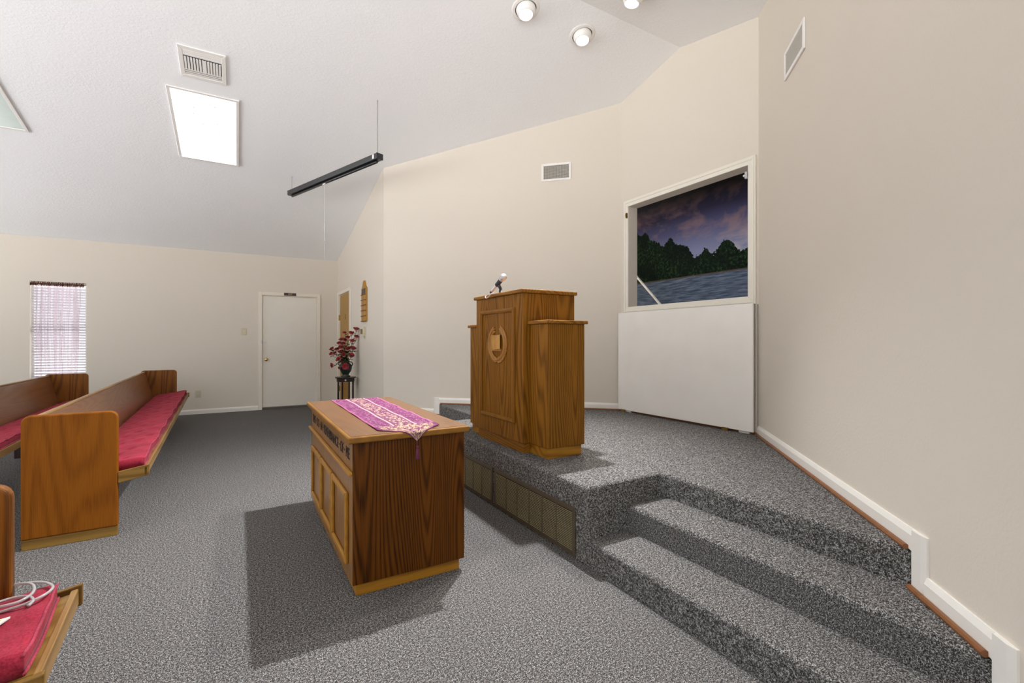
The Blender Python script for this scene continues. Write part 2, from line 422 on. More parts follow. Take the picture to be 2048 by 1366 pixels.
def rrect(x0, z0, x1, z1, r, n=5, bottom=False):
    """outline of an upright rectangle with rounded top (and bottom) corners"""
    pts = []
    cs = [(x1 - r, z1 - r, 0), (x0 + r, z1 - r, 90)] + ([(x0 + r, z0 + r, 180), (x1 - r, z0 + r, 270)] if bottom else [])
    for cx, cz, a0 in cs:
        for k in range(n + 1):
            a = math.radians(a0 + 90 * k / n); pts.append((cx + r * math.cos(a), cz + r * math.sin(a)))
    if not bottom: pts += [(x0, z0), (x1, z0)]
    return pts

# ------------------------------------------------------------------ room shell
def wall(name, p, q, top, holes=(), thick=.12, z0=-.05, label='', zs=None):
    """wall from p to q (plan), interior on the right-hand side when walking p->q is NOT assumed: thickness goes along n"""
    p2, q2 = V((*p, 0)), V((*q, 0)); d = (q2 - p2); Ln = d.length; d.normalize(); n = V((d.y, -d.x, 0))
    inside = V((0, 3.2, 0)) - p2
    if n.dot(inside) > 0: n = -n
    m = MB(); P = lambda u, z: p2 + d * u + V((0, 0, z))
    zt = min(z for _, z in top)
    us = sorted({0, Ln, *[h[0] for h in holes], *[h[1] for h in holes]}); zz = sorted({z0, zt, *[h[2] for h in holes if h[2] > z0], *[h[3] for h in holes]})
    for i in range(len(us) - 1):
        for j in range(len(zz) - 1):
            uc, z_ = (us[i] + us[i + 1]) / 2, (zz[j] + zz[j + 1]) / 2
            if any(h[0] < uc < h[1] and h[2] < z_ < h[3] for h in holes): continue
            m.prism([P(us[i], zz[j]), P(us[i + 1], zz[j]), P(us[i + 1], zz[j + 1]), P(us[i], zz[j + 1])], n * thick)
    if max(z for _, z in top) > zt + 1e-4:
        poly = [P(u, z) for u, z in top]
        if abs(top[0][1] - zt) > 1e-4: poly = [P(0, zt)] + poly
        if abs(top[-1][1] - zt) > 1e-4: poly = poly + [P(Ln, zt)]
        m.prism(poly, n * thick)
    o = m.build(name, wall_m); tag(o, label, 'wall', kind='structure'); return o, d, n
E_ = .0
# left side wall, from the back of the hall to the front corner
WIN = (-2.73, -2.08, .60, 2.19); DR = (.385, 1.335, 0, 2.135)
wall('wall_left', (XB, Y1), (X1 + .12, Y1), [(0, EAVE + .05), (X1 + .12 - XB, EAVE + .05)],
     [(WIN[0] - XB, WIN[1] - XB, WIN[2], WIN[3]), (DR[0] - XB, DR[1] - XB, -.05, DR[3])], label='cream side wall with the curtained window and the exit door')
# short front wall with the brown door (p at the left wall)
BD = (Y1 - 9.60, Y1 - 8.60, -.05, 2.175)
wall('wall_front', (X1, Y1), C1, [(0, zc(Y1) + .05), (Y1 - C1[1], zc(C1[1]) + .05)], [BD], label='short cream front wall with the brown door and the wooden board')
d1 = (V(C2) - V(C1)); wall('wall_angled', C1, C2, [(0, zc(C1[1]) + .05), (d1.length, zc(C2[1]) + .05)], label='angled cream wall behind the pulpit with a small air vent')
OP = (2.525, 4.015, 1.648, 2.855)  # y0 y1 z0 z1 of the recess opening
wall('wall_recess', C2, C3, [(0, zc(C2[1]) + .05), (C2[1] - YR, ZR + .05), (C2[1] - C3[1], zc(C3[1]) + .05)], [(C2[1] - OP[1], C2[1] - OP[0], OP[2], OP[3])], .13,
     label='cream wall with the framed opening onto the painted lake scene')
d3 = (V(C4) - V(C3)); wall('wall_right', C3, C4, [(0, zc(C3[1]) + .05), (d3.length, zc(C4[1]) + .05)], label='angled cream wall along the carpeted steps with a slanted-looking air vent')
wall('wall_front', C4, (X1, YS), [(0, zc(C4[1]) + .05), (C4[1] - YS, zc(YS) + .05)], label='short cream front wall beyond the foot of the steps')

m = MB(); m.box(XB, YS, -.1, 4.2, Y1 + .1, 0); floor = m.build('floor', carpet_m); tag(floor, 'grey speckled carpet floor of the hall', 'floor', kind='structure')
m = MB()
for ya, yb in ((Y1 + .12, YR), (YR, YS)):
    m.prism([(XB, ya, zc(ya)), (XB, yb, zc(yb)), (XB, yb, zc(yb) + .1), (XB, ya, zc(ya) + .1)], (4.2 - XB, 0, 0))
tag(m.build('ceiling', ceil_m), 'white textured vaulted ceiling with a ridge above the stage', 'ceiling', kind='structure')

# stage and its two flights of steps (carpeted)
def on_right(x): return x - (C3[0] - C3[1])                                      # y of right angled wall at x
def on_left(x): return C1[1] + (x - C1[0]) * (C2[1] - C1[1]) / (C2[0] - C1[0])   # y of left angled wall at x
XP, XA, XT = 1.70, 2.30, 2.00; YA, YB = 2.045, 4.515
m = MB(); b = -.06
m.prism([(XP, YA, b), (XA, YA, b), (XA, on_right(XA), b), (*C3, b), (*C2, b), (XA, on_left(XA), b), (XA, YB, b), (XP, YB, b)], (0, 0, HP - b))
tag(m.build('stage_platform', carpet_m, bevel=.022, seg=3), 'carpeted stage platform carrying the pulpit', 'stage', kind='structure')
for nm, (ya, yb) in (('right', (None, YA + .04)), ('left', (YB - .04, None))):
    m = MB()
    for x0, z in ((XT, R2), (XP, R1)):
        x1 = XA + .05
        if nm == 'right': m.prism([(x0, on_right(x0), b), (x1, on_right(x1), b), (x1, yb, b), (x0, yb, b)], (0, 0, z - b))
        else: m.prism([(x0, ya, b), (x1, ya, b), (x1, on_left(x1), b), (x0, on_left(x0), b)], (0, 0, z - b))
    tag(m.build('stair', carpet_m, bevel=.022, seg=3), 'grey carpeted steps rising along the ' + ('angled wall nearest the camera' if nm == 'right' else 'far side of the stage behind the table'), 'stairs', kind='structure')

# baseboards: profile swept along a straight run, chamfered top
def base_run(m, p, q, z, h=.082, t=.016, inward=None):
    p, q = V((*p, 0)), V((*q, 0)); d = (q - p).normalized(); n = V((-d.y, d.x, 0))
    if n.dot(V((1.0, 3.2, 0)) - p) < 0: n = -n
    prof = [(0, z), (t, z), (t, z + h * .72), (t * .45, z + h), (0, z + h)]
    m.prism([p + n * a + V((0, 0, zz)) for a, zz in prof], q - p)
def base_up(m, p, dirn, w, z0, z1, t=.016):
    p = V((*p, z0)); d = V((*dirn, 0)).normalized(); n = V((-d.y, d.x, 0))
    if n.dot(V((1.0, 3.2, 0)) - V((p.x, p.y, 0))) < 0: n = -n
    prof = [(0, 0), (t, 0), (t, w * .7), (t * .45, w), (0, w)]
    m.prism([p + n * a + d * c for a, c in prof], (0, 0, z1 - z0))
m = MB(); base_run(m, (XB, Y1), (DR[0] - .065, Y1), 0); base_run(m, (DR[1] + .06, Y1), (X1, Y1), 0)
tag(m.build('baseboard_left', white_paint), 'cream baseboard along the side wall by the exit door', 'baseboard', kind='structure')
m = MB(); base_run(m, (X1, 8.45), (X1, C1[1]), 0)
tag(m.build('baseboard_front', white_paint), 'white baseboard of the short wall under the wooden board', 'baseboard', kind='structure')
def diag_pts(xs, fn): return [(x, fn(x)) for x in xs]
for nm, fn, start, end in (('angled', on_left, C2, C1), ('right', on_right, C3, C4)):
    m = MB(); g = 1 if nm == 'right' else 1
    dv = (V(end) - V(start)).normalized()
    Q = lambda x: (x, fn(x)); w = .082; k = w * abs(dv.x)
    base_run(m, start, Q(XA), HP)
    base_up(m, Q(XA), dv, w, R2, HP + .082)
    base_run(m, Q(XA - k), Q(XT), R2)
    base_up(m, Q(XT), dv, w, R1, R2 + .082)
    base_run(m, Q(XT - k), Q(XP), R1)
    base_up(m, Q(XP), dv, .02, 0, R1 + .082)
    tag(m.build('baseboard_' + nm, white_paint), 'white stepped baseboard ' + ('following the carpeted steps on the wall nearest the camera' if nm == 'right' else 'on the angled wall behind the pulpit'), 'baseboard', kind='structure')
    m = MB()
    nrm = V((-dv.y, dv.x, 0)); nrm = nrm if nrm.dot(V((1, 3.2, 0)) - V((*start, 0))) > 0 else -nrm
    for a, c, z in ((start, Q(XA + .015), HP), (Q(XA - .0), Q(XT + .01), R2)):
        pa, pc = V((*a, z)) + nrm * .024, V((*c, z)) + nrm * .024
        m.tube([pa + V((0, 0, .006)), pc + V((0, 0, .006))], .012, 8)
    tag(m.build('trim_1' if nm == 'right' else 'trim_2', brown_strip), 'brown wooden shoe strip between carpet and baseboard ' + ('beside the steps' if nm == 'right' else 'behind the pulpit'), 'trim', kind='structure')

# ------------------------------------------------------------------ recess with mural
m = MB(); a0, a1, za, zb, xb = 1.75, 5.05, .9, 3.6, 4.75
m.box(4.095, a0 - .08, za, xb + .1, a0, zb); m.box(4.095, a1, za, xb + .1, a1 + .08, zb); m.box(4.095, a0 - .08, za - .08, xb + .1, a1 + .08, za); m.box(4.095, a0 - .08, zb, xb + .1, a1 + .08, zb + .08)
m.box(xb + .03, a0, za, xb + .1, a1, zb)
tag(m.build('wall_alcove', wall_m), 'walls of the alcove behind the framed opening', 'wall', kind='structure')
SHORE = 2.055; MC = 3.85; W_ = 1.0
def muy(px, py, x=xb):   # a ray from the camera through a picture point meets the mural plane
    u = (px - 1024) / 930; s, c = math.sin(math.radians(30.5)), math.cos(math.radians(30.5))
    t = x / (s + u * c); return (c - u * s) * t, 1.27 + (683 - py) / 930 * t
TREELINE = []
for cx, cy in ((165, 368), (185, 400), (200, 384), (232, 415), (262, 420), (285, 440), (320, 410), (345, 432), (365, 436), (390, 440), (415, 470), (432, 492), (455, 480), (480, 452), (503, 472), (520, 474), (550, 428), (580, 414), (612, 432), (635, 462), (655, 460), (672, 448)):
    yy, z_ = muy(1200 + cx / 2.278, 300 + cy / 2.278); TREELINE.append((max(0, min(1, (yy - MC) * .5 + .5)), z_ - SHORE + .02))
TREELINE = [(0, TREELINE[-1][1])] + sorted(TREELINE) + [(1, TREELINE[0][1])]
m = MB((xb, MC, SHORE)); m.box(xb, a0, za, xb + .025, a1, zb)
tag(m.build('mural', mural_mat()), 'dark painted mural of a lake, trees and evening clouds inside the framed opening', 'mural')
# frame round the opening
t = thing('trim_3', (3.965, 3.27, 2.25), 'white moulded frame around the opening with the lake mural', 'frame', kind='structure')
m = MB((3.965, 3.27, 2.25)); w = .072
def frame_x(m, xs, y0, y1, z0, z1, w, t, dirx=-1):
    """mitred frame on a wall facing -x: each side a prism with a stepped profile"""
    for k in range(4):
        o = [(y0, z0), (y1, z0), (y1, z1), (y0, z1)]; i = [(y0 + w, z0 + w), (y1 - w, z0 + w), (y1 - w, z1 - w), (y0 + w, z1 - w)]
        a, b2 = o[k], o[(k + 1) % 4]; c, d = i[(k + 1) % 4], i[k]
        m.prism([(xs, *a), (xs, *b2), (xs, *c), (xs, *d)], (dirx * t, 0, 0))
frame_x(m, 3.965, OP[0] - w, OP[1] + w, OP[2] - .045, OP[3] + w, w, .020)
frame_x(m, 3.945, OP[0] - w + .012, OP[1] + w - .012, OP[2] - .033, OP[3] + w - .012, .022, .006)
m.build('frame', plain('frame_paint', (.78, .74, .65), .5, vary=.03, vscale=8), t, bevel=.004)
m = MB((3.965, 3.27, 2.25))
for z0 in (2.765,):
    m.box(3.93, OP[0] + .0, z0 - .03, 3.955, OP[0] + .02, z0 + .03); m.cyl((3.94, OP[0] + .018, z0), (3.94, OP[0] + .035, z0), .012)
m.build('latch', steel, t)
m = MB((3.965, 3.27, 2.25)); m.box(3.925, OP[1] + .005, 2.72, 3.945, OP[1] + .02, 2.78); m.box(3.915, OP[1] + .0, 2.735, 3.93, OP[1] + .014, 2.765)
m.build('latch', dull_brass, t)
# pool hand rail across the mural's lower corner
m = MB(); pa = V((4.55, *muy(1262, 540, 4.55))); pb = V((4.55, *muy(1324, 613, 4.55))); dd = (pb - pa).normalized()
m.tube([pa - dd * .1, pa, pb, pb + dd * .45], .016, 10)
m.tube([pb + dd * .45, V((4.55, (pb + dd * .45).y, .9))], .016, 10); m.tube([pa - dd * .1, pa - dd * .1 + V((0, .62, 0))], .016, 10)
tag(m.build('handrail', white_metal, smooth=True), 'pale slanting handrail in front of the lake mural', 'handrail')
# white board that closes the lower part
t = thing('cover_board', (3.93, 3.3, HP), 'large white painted board standing under the framed opening', 'board')
m = MB((3.93, 3.3, HP)); m.box(3.905, 2.452, HP + .022, 3.925, 4.135, 1.607); m.build('board', panel_white, t, bevel=.003)
for y in (4.05, 2.72):
    m = MB((3.93, 3.3, HP)); m.box(3.893, y - .03, HP + .0, 3.91, y + .03, HP + .028); m.build('foot', dull_brass, t)
for y in (2.50, 3.95):
    m = MB((3.93, 3.3, HP)); m.box(3.926, y, HP + .0, 3.964, y + .1, 1.5); m.build('batten', white_paint, t)
m = MB(); m.box(3.945, 2.445, HP, 3.964, 4.14, HP + .020); tag(m.build('trim_4', brown_strip), 'brown shoe strip on the carpet below the white board', 'trim', kind='structure')
m = MB(); m.box(3.94, 2.437, HP + .02, 3.964, 2.4475, 1.60); tag(m.build('trim_5', grey_metal), 'grey strip in the gap between the white board and the corner', 'trim', kind='structure')

# ------------------------------------------------------------------ doors, window and wall fittings
t = thing('door_1', (.86, Y1, 0), 'white flush exit door in the side wall', 'door', kind='structure'); o = (.86, Y1, 0)
m = MB(o); m.box(DR[0] + .012, Y1 + .015, .045, DR[1] - .012, Y1 + .055, 2.122); m.build('slab', door_white, t, bevel=.003)
m = MB(o); m.box(DR[0] - .06, Y1 - .02, 0, DR[0], Y1, 2.195); m.box(DR[1], Y1 - .02, 0, DR[1] + .06, Y1, 2.195); m.box(DR[0], Y1 - .02, DR[3], DR[1], Y1, 2.195)
m.box(DR[0] - .0, Y1, 0, DR[0] + .01, Y1 + .11, DR[3]); m.box(DR[1] - .01, Y1, 0, DR[1], Y1 + .11, DR[3]); m.box(DR[0], Y1, DR[3] - .011, DR[1], Y1 + .11, DR[3]); m.build('frame', cream_trim, t, bevel=.004)
m = MB(o); m.box(DR[0], Y1 - .005, 0, DR[1], Y1 + .12, .038); m.build('threshold', plain('threshold_brown', (.10, .085, .065), .6), t, bevel=.004)
m = MB(o); m.lathe([(.030, 0), (.030, .006), (.011, .010), (.011, .03), (.026, .04), (.031, .052), (.026, .064), (.010, .068)], (.452, Y1 + .015, .935), (0, -1, 0), 20); m.build('knob', brass, t, smooth=True)
m = MB(o); m.box(DR[0] - .035, Y1 - .026, 1.235, DR[0] - .008, Y1 - .019, 1.275); m.box(DR[0] + .02, Y1 + .002, 1.245, DR[0] + .075, Y1 + .016, 1.265); m.cyl((DR[0] + .0, Y1 - .01, 1.22), (DR[0] + .0, Y1 - .01, 1.29), .008); m.build('latch', steel, t)
t = thing('exit_sign', (.855, Y1 - .02, 2.165), 'small dark brown exit sign with gold letters above the white door', 'sign'); o = (.855, Y1 - .02, 2.165)
m = MB(o); m.box(.75, Y1 - .028, 2.143, .96, Y1 - .0205, 2.193); m.build('plate', sign_brown, t, bevel=.002)
vs, fs = lettering('EXIT', .036, (.858, Y1 - .0288, 2.168), (1, 0, 0), (0, 0, 1), .0008); m = MB(o); m.add(vs, fs); m.build('lettering', gold_letter, t)

t = thing('door_2', (X1, 9.1, 0), 'brown veneered door in the short front wall', 'door', kind='structure'); o = (X1, 9.1, 0)
m = MB(o); m.box(X1 + .012, 8.615, .02, X1 + .05, 9.585, 2.165); m.build('slab', door_wood, t, bevel=.003)
m = MB(o); m.box(X1 - .018, 9.60, 0, X1, 9.74, 2.235); m.box(X1 - .018, 8.475, 0, X1, 8.60, 2.235); m.box(X1 - .018, 8.60, 2.175, X1, 9.60, 2.235)
m.box(X1, 9.59, 0, X1 + .11, 9.60, 2.175); m.box(X1, 8.60, 0, X1 + .11, 8.612, 2.175); m.build('frame', cream_trim, t, bevel=.004)
for z in (1.735, .35):
    m = MB(o); m.box(X1 - .004, 9.575, z - .05, X1 + .011, 9.602, z + .05); m.cyl((X1 - .006, 9.593, z - .055), (X1 - .006, 9.593, z + .055), .009); m.build('hinge', dull_brass, t)
m = MB(o); m.lathe([(.030, 0), (.030, .006), (.010, .010), (.010, .03), (.026, .04), (.030, .052), (.010, .066)], (X1 + .012, 8.69, .93), (-1, 0, 0), 16); m.build('knob', brass, t, smooth=True)
m = MB(o); m.lathe([(.026, 0), (.026, .006), (.018, .010)], (X1 + .013, 9.085, 1.762), (-1, 0, 0), 14); m.lathe([(.026, 0), (.026, .006), (.018, .010)], (X1 + .013, 9.085, 1.712), (-1, 0, 0), 14); m.build('plaque', dull_brass, t)
m = MB(o)
for k in range(17):
    z = .16 + k * .024; m.obox((X1 + .013, 8.80, z), (0, .58, 0), (-.012, 0, .012), (0, 0, .006))
m.box(X1, 8.77, .13, X1 + .013, 8.80, .60); m.box(X1, 9.38, .13, X1 + .013, 9.41, .60); m.box(X1, 8.77, .57, X1 + .013, 9.41, .60); m.box(X1, 8.77, .13, X1 + .013, 9.41, .155)
part_label(m.build('louver', board_wood, t), 'slatted vent low in the brown door')

# window: frame and pane, blind and sheer curtain as things of their own
t = thing('window_1', (-2.405, Y1 + .09, 1.4), 'narrow window in the side wall behind the blind', 'window', kind='structure'); o = (-2.405, Y1 + .09, 1.4)
m = MB(o); x0, x1, z0, z1 = WIN
for a in ((x0, z0, x0 + .03, z1), (x1 - .03, z0, x1, z1), (x0 + .03, z0, x1 - .03, z0 + .03), (x0 + .03, z1 - .03, x1 - .03, z1), (x0 + .03, 1.385, x1 - .03, 1.415)):
    m.box(a[0], Y1 + .085, a[1], a[2], Y1 + .115, a[3])
m.build('window_frame', white_paint, t, bevel=.003)
m = MB(o); m.box(x0 + .03, Y1 + .098, z0 + .03, x1 - .03, Y1 + .102, z1 - .03); m.build('glass', glass, t)
m = MB(o); m.box(x0 + .002, Y1 - .02, z0 - .022, x1 - .002, Y1 + .085, z0 + .0); m.build('sill', white_paint, t, bevel=.004)
t = thing('window_blind', (-2.405, Y1 + .05, 2.15), 'white horizontal slat blind filling the narrow window', 'blind'); o = (-2.405, Y1 + .05, 2.15)
m = MB(o)
for k in range(35):
    z = z0 + .035 + k * .0425; dz = .004 if k == 4 else 0
    m.obox((x0 + .012, Y1 + .031, z + .021 + dz), (x1 - x0 - .026, 0, -dz * 2), (0, .036, -.030), (0, .0012, .0012))
m.build('slat', slat_m, t)
m = MB(o); m.box(x0 + .008, Y1 + .028, z1 - .04, x1 - .012, Y1 + .07, z1 - .006); m.build('head_rail', white_metal, t)
m = MB(o)
for x in (x0 + .12, x1 - .12): m.cyl((x, Y1 + .030, z0 + .03), (x, Y1 + .030, z1 - .03), .0015, seg=5)
m.build('cord', white_metal, t)
t = thing('sheer_curtain', (-2.42, Y1, 2.17), 'sheer lilac curtain hanging over the window blind', 'curtain'); o = (-2.42, Y1, 2.17)
m = MB(o)
def cur(u, v):
    x = x0 + .06 + u * (x1 - x0 - .13) - .05 * u * v * v * (1 if u > .6 else .3)
    a = .010 + .006 * math.sin(5 * u + 1)
    return (x + .006 * math.sin(9 * v + u * 20), Y1 + .002 + a * math.sin(u * 46 + .7 * math.sin(v * 5)) - .004, z1 - .05 - v * (z1 - z0 - .07))
m.grid(cur, 110, 14); m.build('curtain', sheer_m, t, smooth=True)
m = MB(o); m.grid(lambda u, v: (x0 + .002 + u * (x1 - x0 - .03), Y1 - .002 + .010 * math.sin(u * 190) + .004 * math.sin(u * 71), z1 - .001 - v * (.060 + .004 * math.sin(u * 130)) + .004 * math.sin(u * 97) * (1 - v)), 260, 3)
part_label(m.build('header', header_m, t, solid=.002), 'gathered brown curtain heading')
m = MB(o); m.cyl((x0 + .001, Y1 + .004, z1 - .012), (x1 - .001, Y1 + .004, z1 - .012), .007); m.build('rod', white_metal, t, smooth=True)

# switch, outlet, thermostat
t = thing('light_switch', (.093, Y1, 1.453), 'ivory light switch plate left of the exit door', 'light switch'); o = (.093, Y1, 1.453)
m = MB(o); m.box(.05, Y1 - .007, 1.39, .136, Y1 - .0005, 1.516); m.build('plate', ivory, t, bevel=.003)
m = MB(o); m.box(.087, Y1 - .02, 1.445, .099, Y1 - .006, 1.466); m.build('toggle', paper_m, t, bevel=.002)
t = thing('power_outlet', (-.605, Y1, .35), 'ivory wall outlet above the baseboard past the front pew', 'outlet'); o = (-.605, Y1, .35)
m = MB(o); m.box(-.648, Y1 - .007, .287, -.562, Y1 - .0005, .413); m.build('plate', ivory, t, bevel=.003)
for z in (.325, .375):
    m = MB(o); m.box(-.622, Y1 - .011, z - .018, -.588, Y1 - .006, z + .018); m.build('socket', grey_metal, t, bevel=.004)
t = thing('thermostat', (X1, 7.45, 1.42), 'beige wall thermostat plate under the wooden board', 'thermostat'); o = (X1, 7.45, 1.42)
m = MB(o); m.box(X1 - .008, 7.37, 1.31, X1 + .0005, 7.50, 1.525); m.build('plate', plain('clear_plate', (.62, .60, .52), .3), t, bevel=.003)
m = MB(o); m.box(X1 - .035, 7.40, 1.35, X1 - .007, 7.48, 1.50); m.build('cover', ivory, t, bevel=.006)
m = MB(o); m.box(X1 - .05, 7.50, 1.385, X1 - .001, 7.56, 1.465); part_label(m.build('box', plain('tan_box', (.22, .15, .06), .5), t, bevel=.004), 'small brown box beside the plate')

# wooden hymn number board
t = thing('hymn_board', (X1, 7.51, 1.9), 'wooden attendance board with slotted rails hung on the short wall', 'board'); o = (X1, 7.51, 1.9)
ya, yb = 7.290, 7.600; yc_ = (ya + yb) / 2
prof = [(ya, 1.58), (yb, 1.58), (yb, 2.10), (yc_ + .085, 2.145), (yc_ + .055, 2.20), (yc_ + .028, 2.222), (yc_ - .028, 2.222), (yc_ - .055, 2.20), (yc_ - .085, 2.145), (ya, 2.10)]
m = MB(o); m.prism([(X1 - .001, y, z) for y, z in prof], (-.024, 0, 0)); m.build('panel', board_wood, t, bevel=.004)
m = MB(o); m.box(X1 - .030, ya + .04, 2.015, X1 - .0245, yb - .04, 2.095); part_label(m.build('header_plate', sign_brown, t), 'dark header plate')
for k in range(6):
    m = MB(o); z = 1.582 + k * .083; m.box(X1 - .036, ya - .002, z, X1 - .0245, yb + .002, z + .012); m.build('rail', board_rail, t, bevel=.003)

# wall vents
def vent(origin, u, n, w, h, label, cell=.014):
    """register on a wall: u along the wall, n into the room"""
    u, n = V(u).normalized(), V(n).normalized(); c = V(origin); zv = V((0, 0, 1)); t = thing('air_vent', tuple(c), label, 'vent', 'wall air vents')
    fw = .028; m = MB(c); P = lambda a, b_, d: c + u * a + zv * b_ + n * d
    for k in range(4):
        oo = [(-w / 2, -h / 2), (w / 2, -h / 2), (w / 2, h / 2), (-w / 2, h / 2)]; ii = [(-w / 2 + fw, -h / 2 + fw), (w / 2 - fw, -h / 2 + fw), (w / 2 - fw, h / 2 - fw), (-w / 2 + fw, h / 2 - fw)]
        q = [P(*oo[k], .001), P(*oo[(k + 1) % 4], .001), P(*ii[(k + 1) % 4], .001), P(*ii[k], .001)]
        m.prism(q, n * .012)
    m.build('frame', white_metal, t, bevel=.003)
    m = MB(c); m.obox(P(-w / 2 + fw, -h / 2 + fw, .0008), u * (w - 2 * fw), zv * (h - 2 * fw), n * .0015); m.build('duct', black_void, t)
    m = MB(c); k = int((w - 2 * fw) / cell)
    for i in range(k + 1):
        a = -w / 2 + fw + i * (w - 2 * fw) / k; m.obox(P(a - .0028, -h / 2 + fw, .003), u * .0056, zv * (h - 2 * fw), n * .006)
    k = int((h - 2 * fw) / cell)
    for i in range(1, k):
        b_ = -h / 2 + fw + i * (h - 2 * fw) / k; m.obox(P(-w / 2 + fw, b_ - .002, .0025), u * (w - 2 * fw), zv * .004, n * .004)
    m.build('grille', grey_metal, t); return t
dl = (V(C2) - V(C1)).normalized(); dlu = V((dl.x, dl.y, 0)); nl = V((-.70, -.71, 0)).normalized(); nl = V((dl.y, -dl.x, 0)); nl = nl if nl.x < 0 else -nl
px_ = 3.407; vent((px_, on_left(px_), 3.376), dlu, nl, .372, .218, 'white framed air vent high on the angled wall above the pulpit')
px_ = 3.292; vent((px_, on_right(px_), 3.263), V((1, 1, 0)), V((-1, 1, 0)), .40, .202, 'white framed air vent high on the plain wall above the steps')

# return-air grilles in the stage front
def grille(y0, y1, cols, label):
    c = V((XP, (y0 + y1) / 2, .15)); t = thing('return_grille', tuple(c), label, 'grille', 'return grilles in the stage front')
    z0, z1, fw = .012, .298, .026; m = MB(c)
    for k in range(4):
        oo = [(y0, z0), (y1, z0), (y1, z1), (y0, z1)]; ii = [(y0 + fw, z0 + fw), (y1 - fw, z0 + fw), (y1 - fw, z1 - fw), (y0 + fw, z1 - fw)]
        m.prism([(XP - .001, *oo[k]), (XP - .001, *oo[(k + 1) % 4]), (XP - .001, *ii[(k + 1) % 4]), (XP - .001, *ii[k])], (-.009, 0, 0))
    cw = (y1 - y0 - 2 * fw) / cols
    for k in range(1, cols): m.box(XP - .0108, y0 + fw + k * cw - .006, z0 + fw - .002, XP - .001, y0 + fw + k * cw + .006, z1 - fw + .002)
    m.build('frame', bronze, t, bevel=.002)
    m = MB(c); m.box(XP - .003, y0 + fw, z0 + fw, XP - .001, y1 - fw, z1 - fw); m.build('duct', black_void, t)
    m = MB(c)
    for k in range(22):
        z = z0 + fw + .004 + k * (z1 - z0 - 2 * fw - .004) / 22
        m.obox((XP - .0095, y0 + fw, z), (0, y1 - y0 - 2 * fw, 0), (.004, 0, .0012), (0, 0, .0016))
    m.build('louver', bronze_slat, t)
grille(2.150, 3.138, 6, 'brown metal return grille in the stage front, the one beside the steps')
grille(3.170, 4.158, 6, 'brown metal return grille in the stage front, partly hidden behind the table')

# ------------------------------------------------------------------ ceiling fittings
nL = V((0, -M, -1)).normalized(); sL = V((0, -1, M)).normalized()   # left slope: normal into the room, up-slope
nR = V((0, M, -1)).normalized()
def CP(x, y, d=0):   # point on the left slope, d below it
    return V((x, y, zc(y))) + nL * d
def troffer(xc, y0, y1, w, label, mat=None):
    yc = (y0 + y1) / 2; c = CP(xc, yc); t = thing('ceiling_light', tuple(c), label, 'ceiling light', 'recessed fluorescent ceiling lights')
    h = (CP(xc, y0) - CP(xc, y1)).length; X = V((1, 0, 0)); m = MB(c); fw = .03
    for k in range(4):
        oo = [(-w / 2, -h / 2), (w / 2, -h / 2), (w / 2, h / 2), (-w / 2, h / 2)]; ii = [(-w / 2 + fw, -h / 2 + fw), (w / 2 - fw, -h / 2 + fw), (w / 2 - fw, h / 2 - fw), (-w / 2 + fw, h / 2 - fw)]
        Pp = lambda a: c + X * a[0] + sL * a[1] + nL * .001
        m.prism([Pp(oo[k]), Pp(oo[(k + 1) % 4]), Pp(ii[(k + 1) % 4]), Pp(ii[k])], nL * .014)
    m.build('frame', white_metal, t, bevel=.003)
    m = MB(c); m.obox(c + X * (-w / 2 + fw) + sL * (-h / 2 + fw) + nL * .003, X * (w - 2 * fw), sL * (h - 2 * fw), nL * .006); m.build('diffuser', mat or diff_m, t)
    return t
t = troffer(-.302, 5.655, 6.915, .625, 'glowing fluorescent ceiling panel next to the ceiling register')
c = CP(-.302, 6.285); X = V((1, 0, 0)); speck_m = plain('speck_grey', (.25, .23, .22), .8)
for a, b_ in ((.05, .48), (-.10, .38), (-.11, .28), (.13, .02), (.02, -.02), (-.03, .12), (.10, .17), (.09, .46)):
    m = MB(c); m.ell(c + X * a + sL * b_ + nL * .010, X * .006 + sL * .004, sL * .010 - X * .008, nL * .002, 6, 4); m.build('speck', speck_m, t)
troffer(-2.235, 5.655, 6.915, .625, 'fluorescent ceiling panel at the edge of the picture, only its corner in view', diff_dim)

# ceiling register
c = CP(-.285, 5.27); w, h = .375, .40; t = thing('ceiling_register', tuple(c), 'white louvered air register in the ceiling above the fluorescent panel', 'vent')
P = lambda a, b_, d: c + X * a + sL * b_ + nL * d
fw = .038; m = MB(c)
for k in range(4):
    oo = [(-w / 2, -h / 2), (w / 2, -h / 2), (w / 2, h / 2), (-w / 2, h / 2)]; ii = [(-w / 2 + fw, -h / 2 + fw), (w / 2 - fw, -h / 2 + fw), (w / 2 - fw, h / 2 - fw), (-w / 2 + fw, h / 2 - fw)]
    m.prism([P(*oo[k], .001), P(*oo[(k + 1) % 4], .001), P(*ii[(k + 1) % 4], .001), P(*ii[k], .001)], nL * .014)
m.build('frame', white_metal, t, bevel=.004)
m = MB(c); m.obox(P(-w / 2 + fw, -h / 2 + fw, .0008), X * (w - 2 * fw), sL * (h - 2 * fw), nL * .002); m.build('duct', black_void, t)
m = MB(c); k = 13
for i in range(k):
    a = -w / 2 + fw + (i + .5) * (w - 2 * fw) / k; sg = 1 if i < k / 2 else -1
    m.obox(P(a - .008, -h / 2 + fw + .075, .006), X * .015 * 1, sL * .155, nL * .012 + X * .004 * sg)
for b_ in (.098, .128, .150):
    m.obox(P(-w / 2 + fw, b_, .004), X * (w - 2 * fw), sL * .016, nL * .010 - sL * .010)
for b_ in (-.158, -.135, -.112):
    m.obox(P(-w / 2 + fw, b_, .004), X * (w - 2 * fw), sL * .017, nL * .010 + sL * .010)
m.build('louver', white_metal, t)

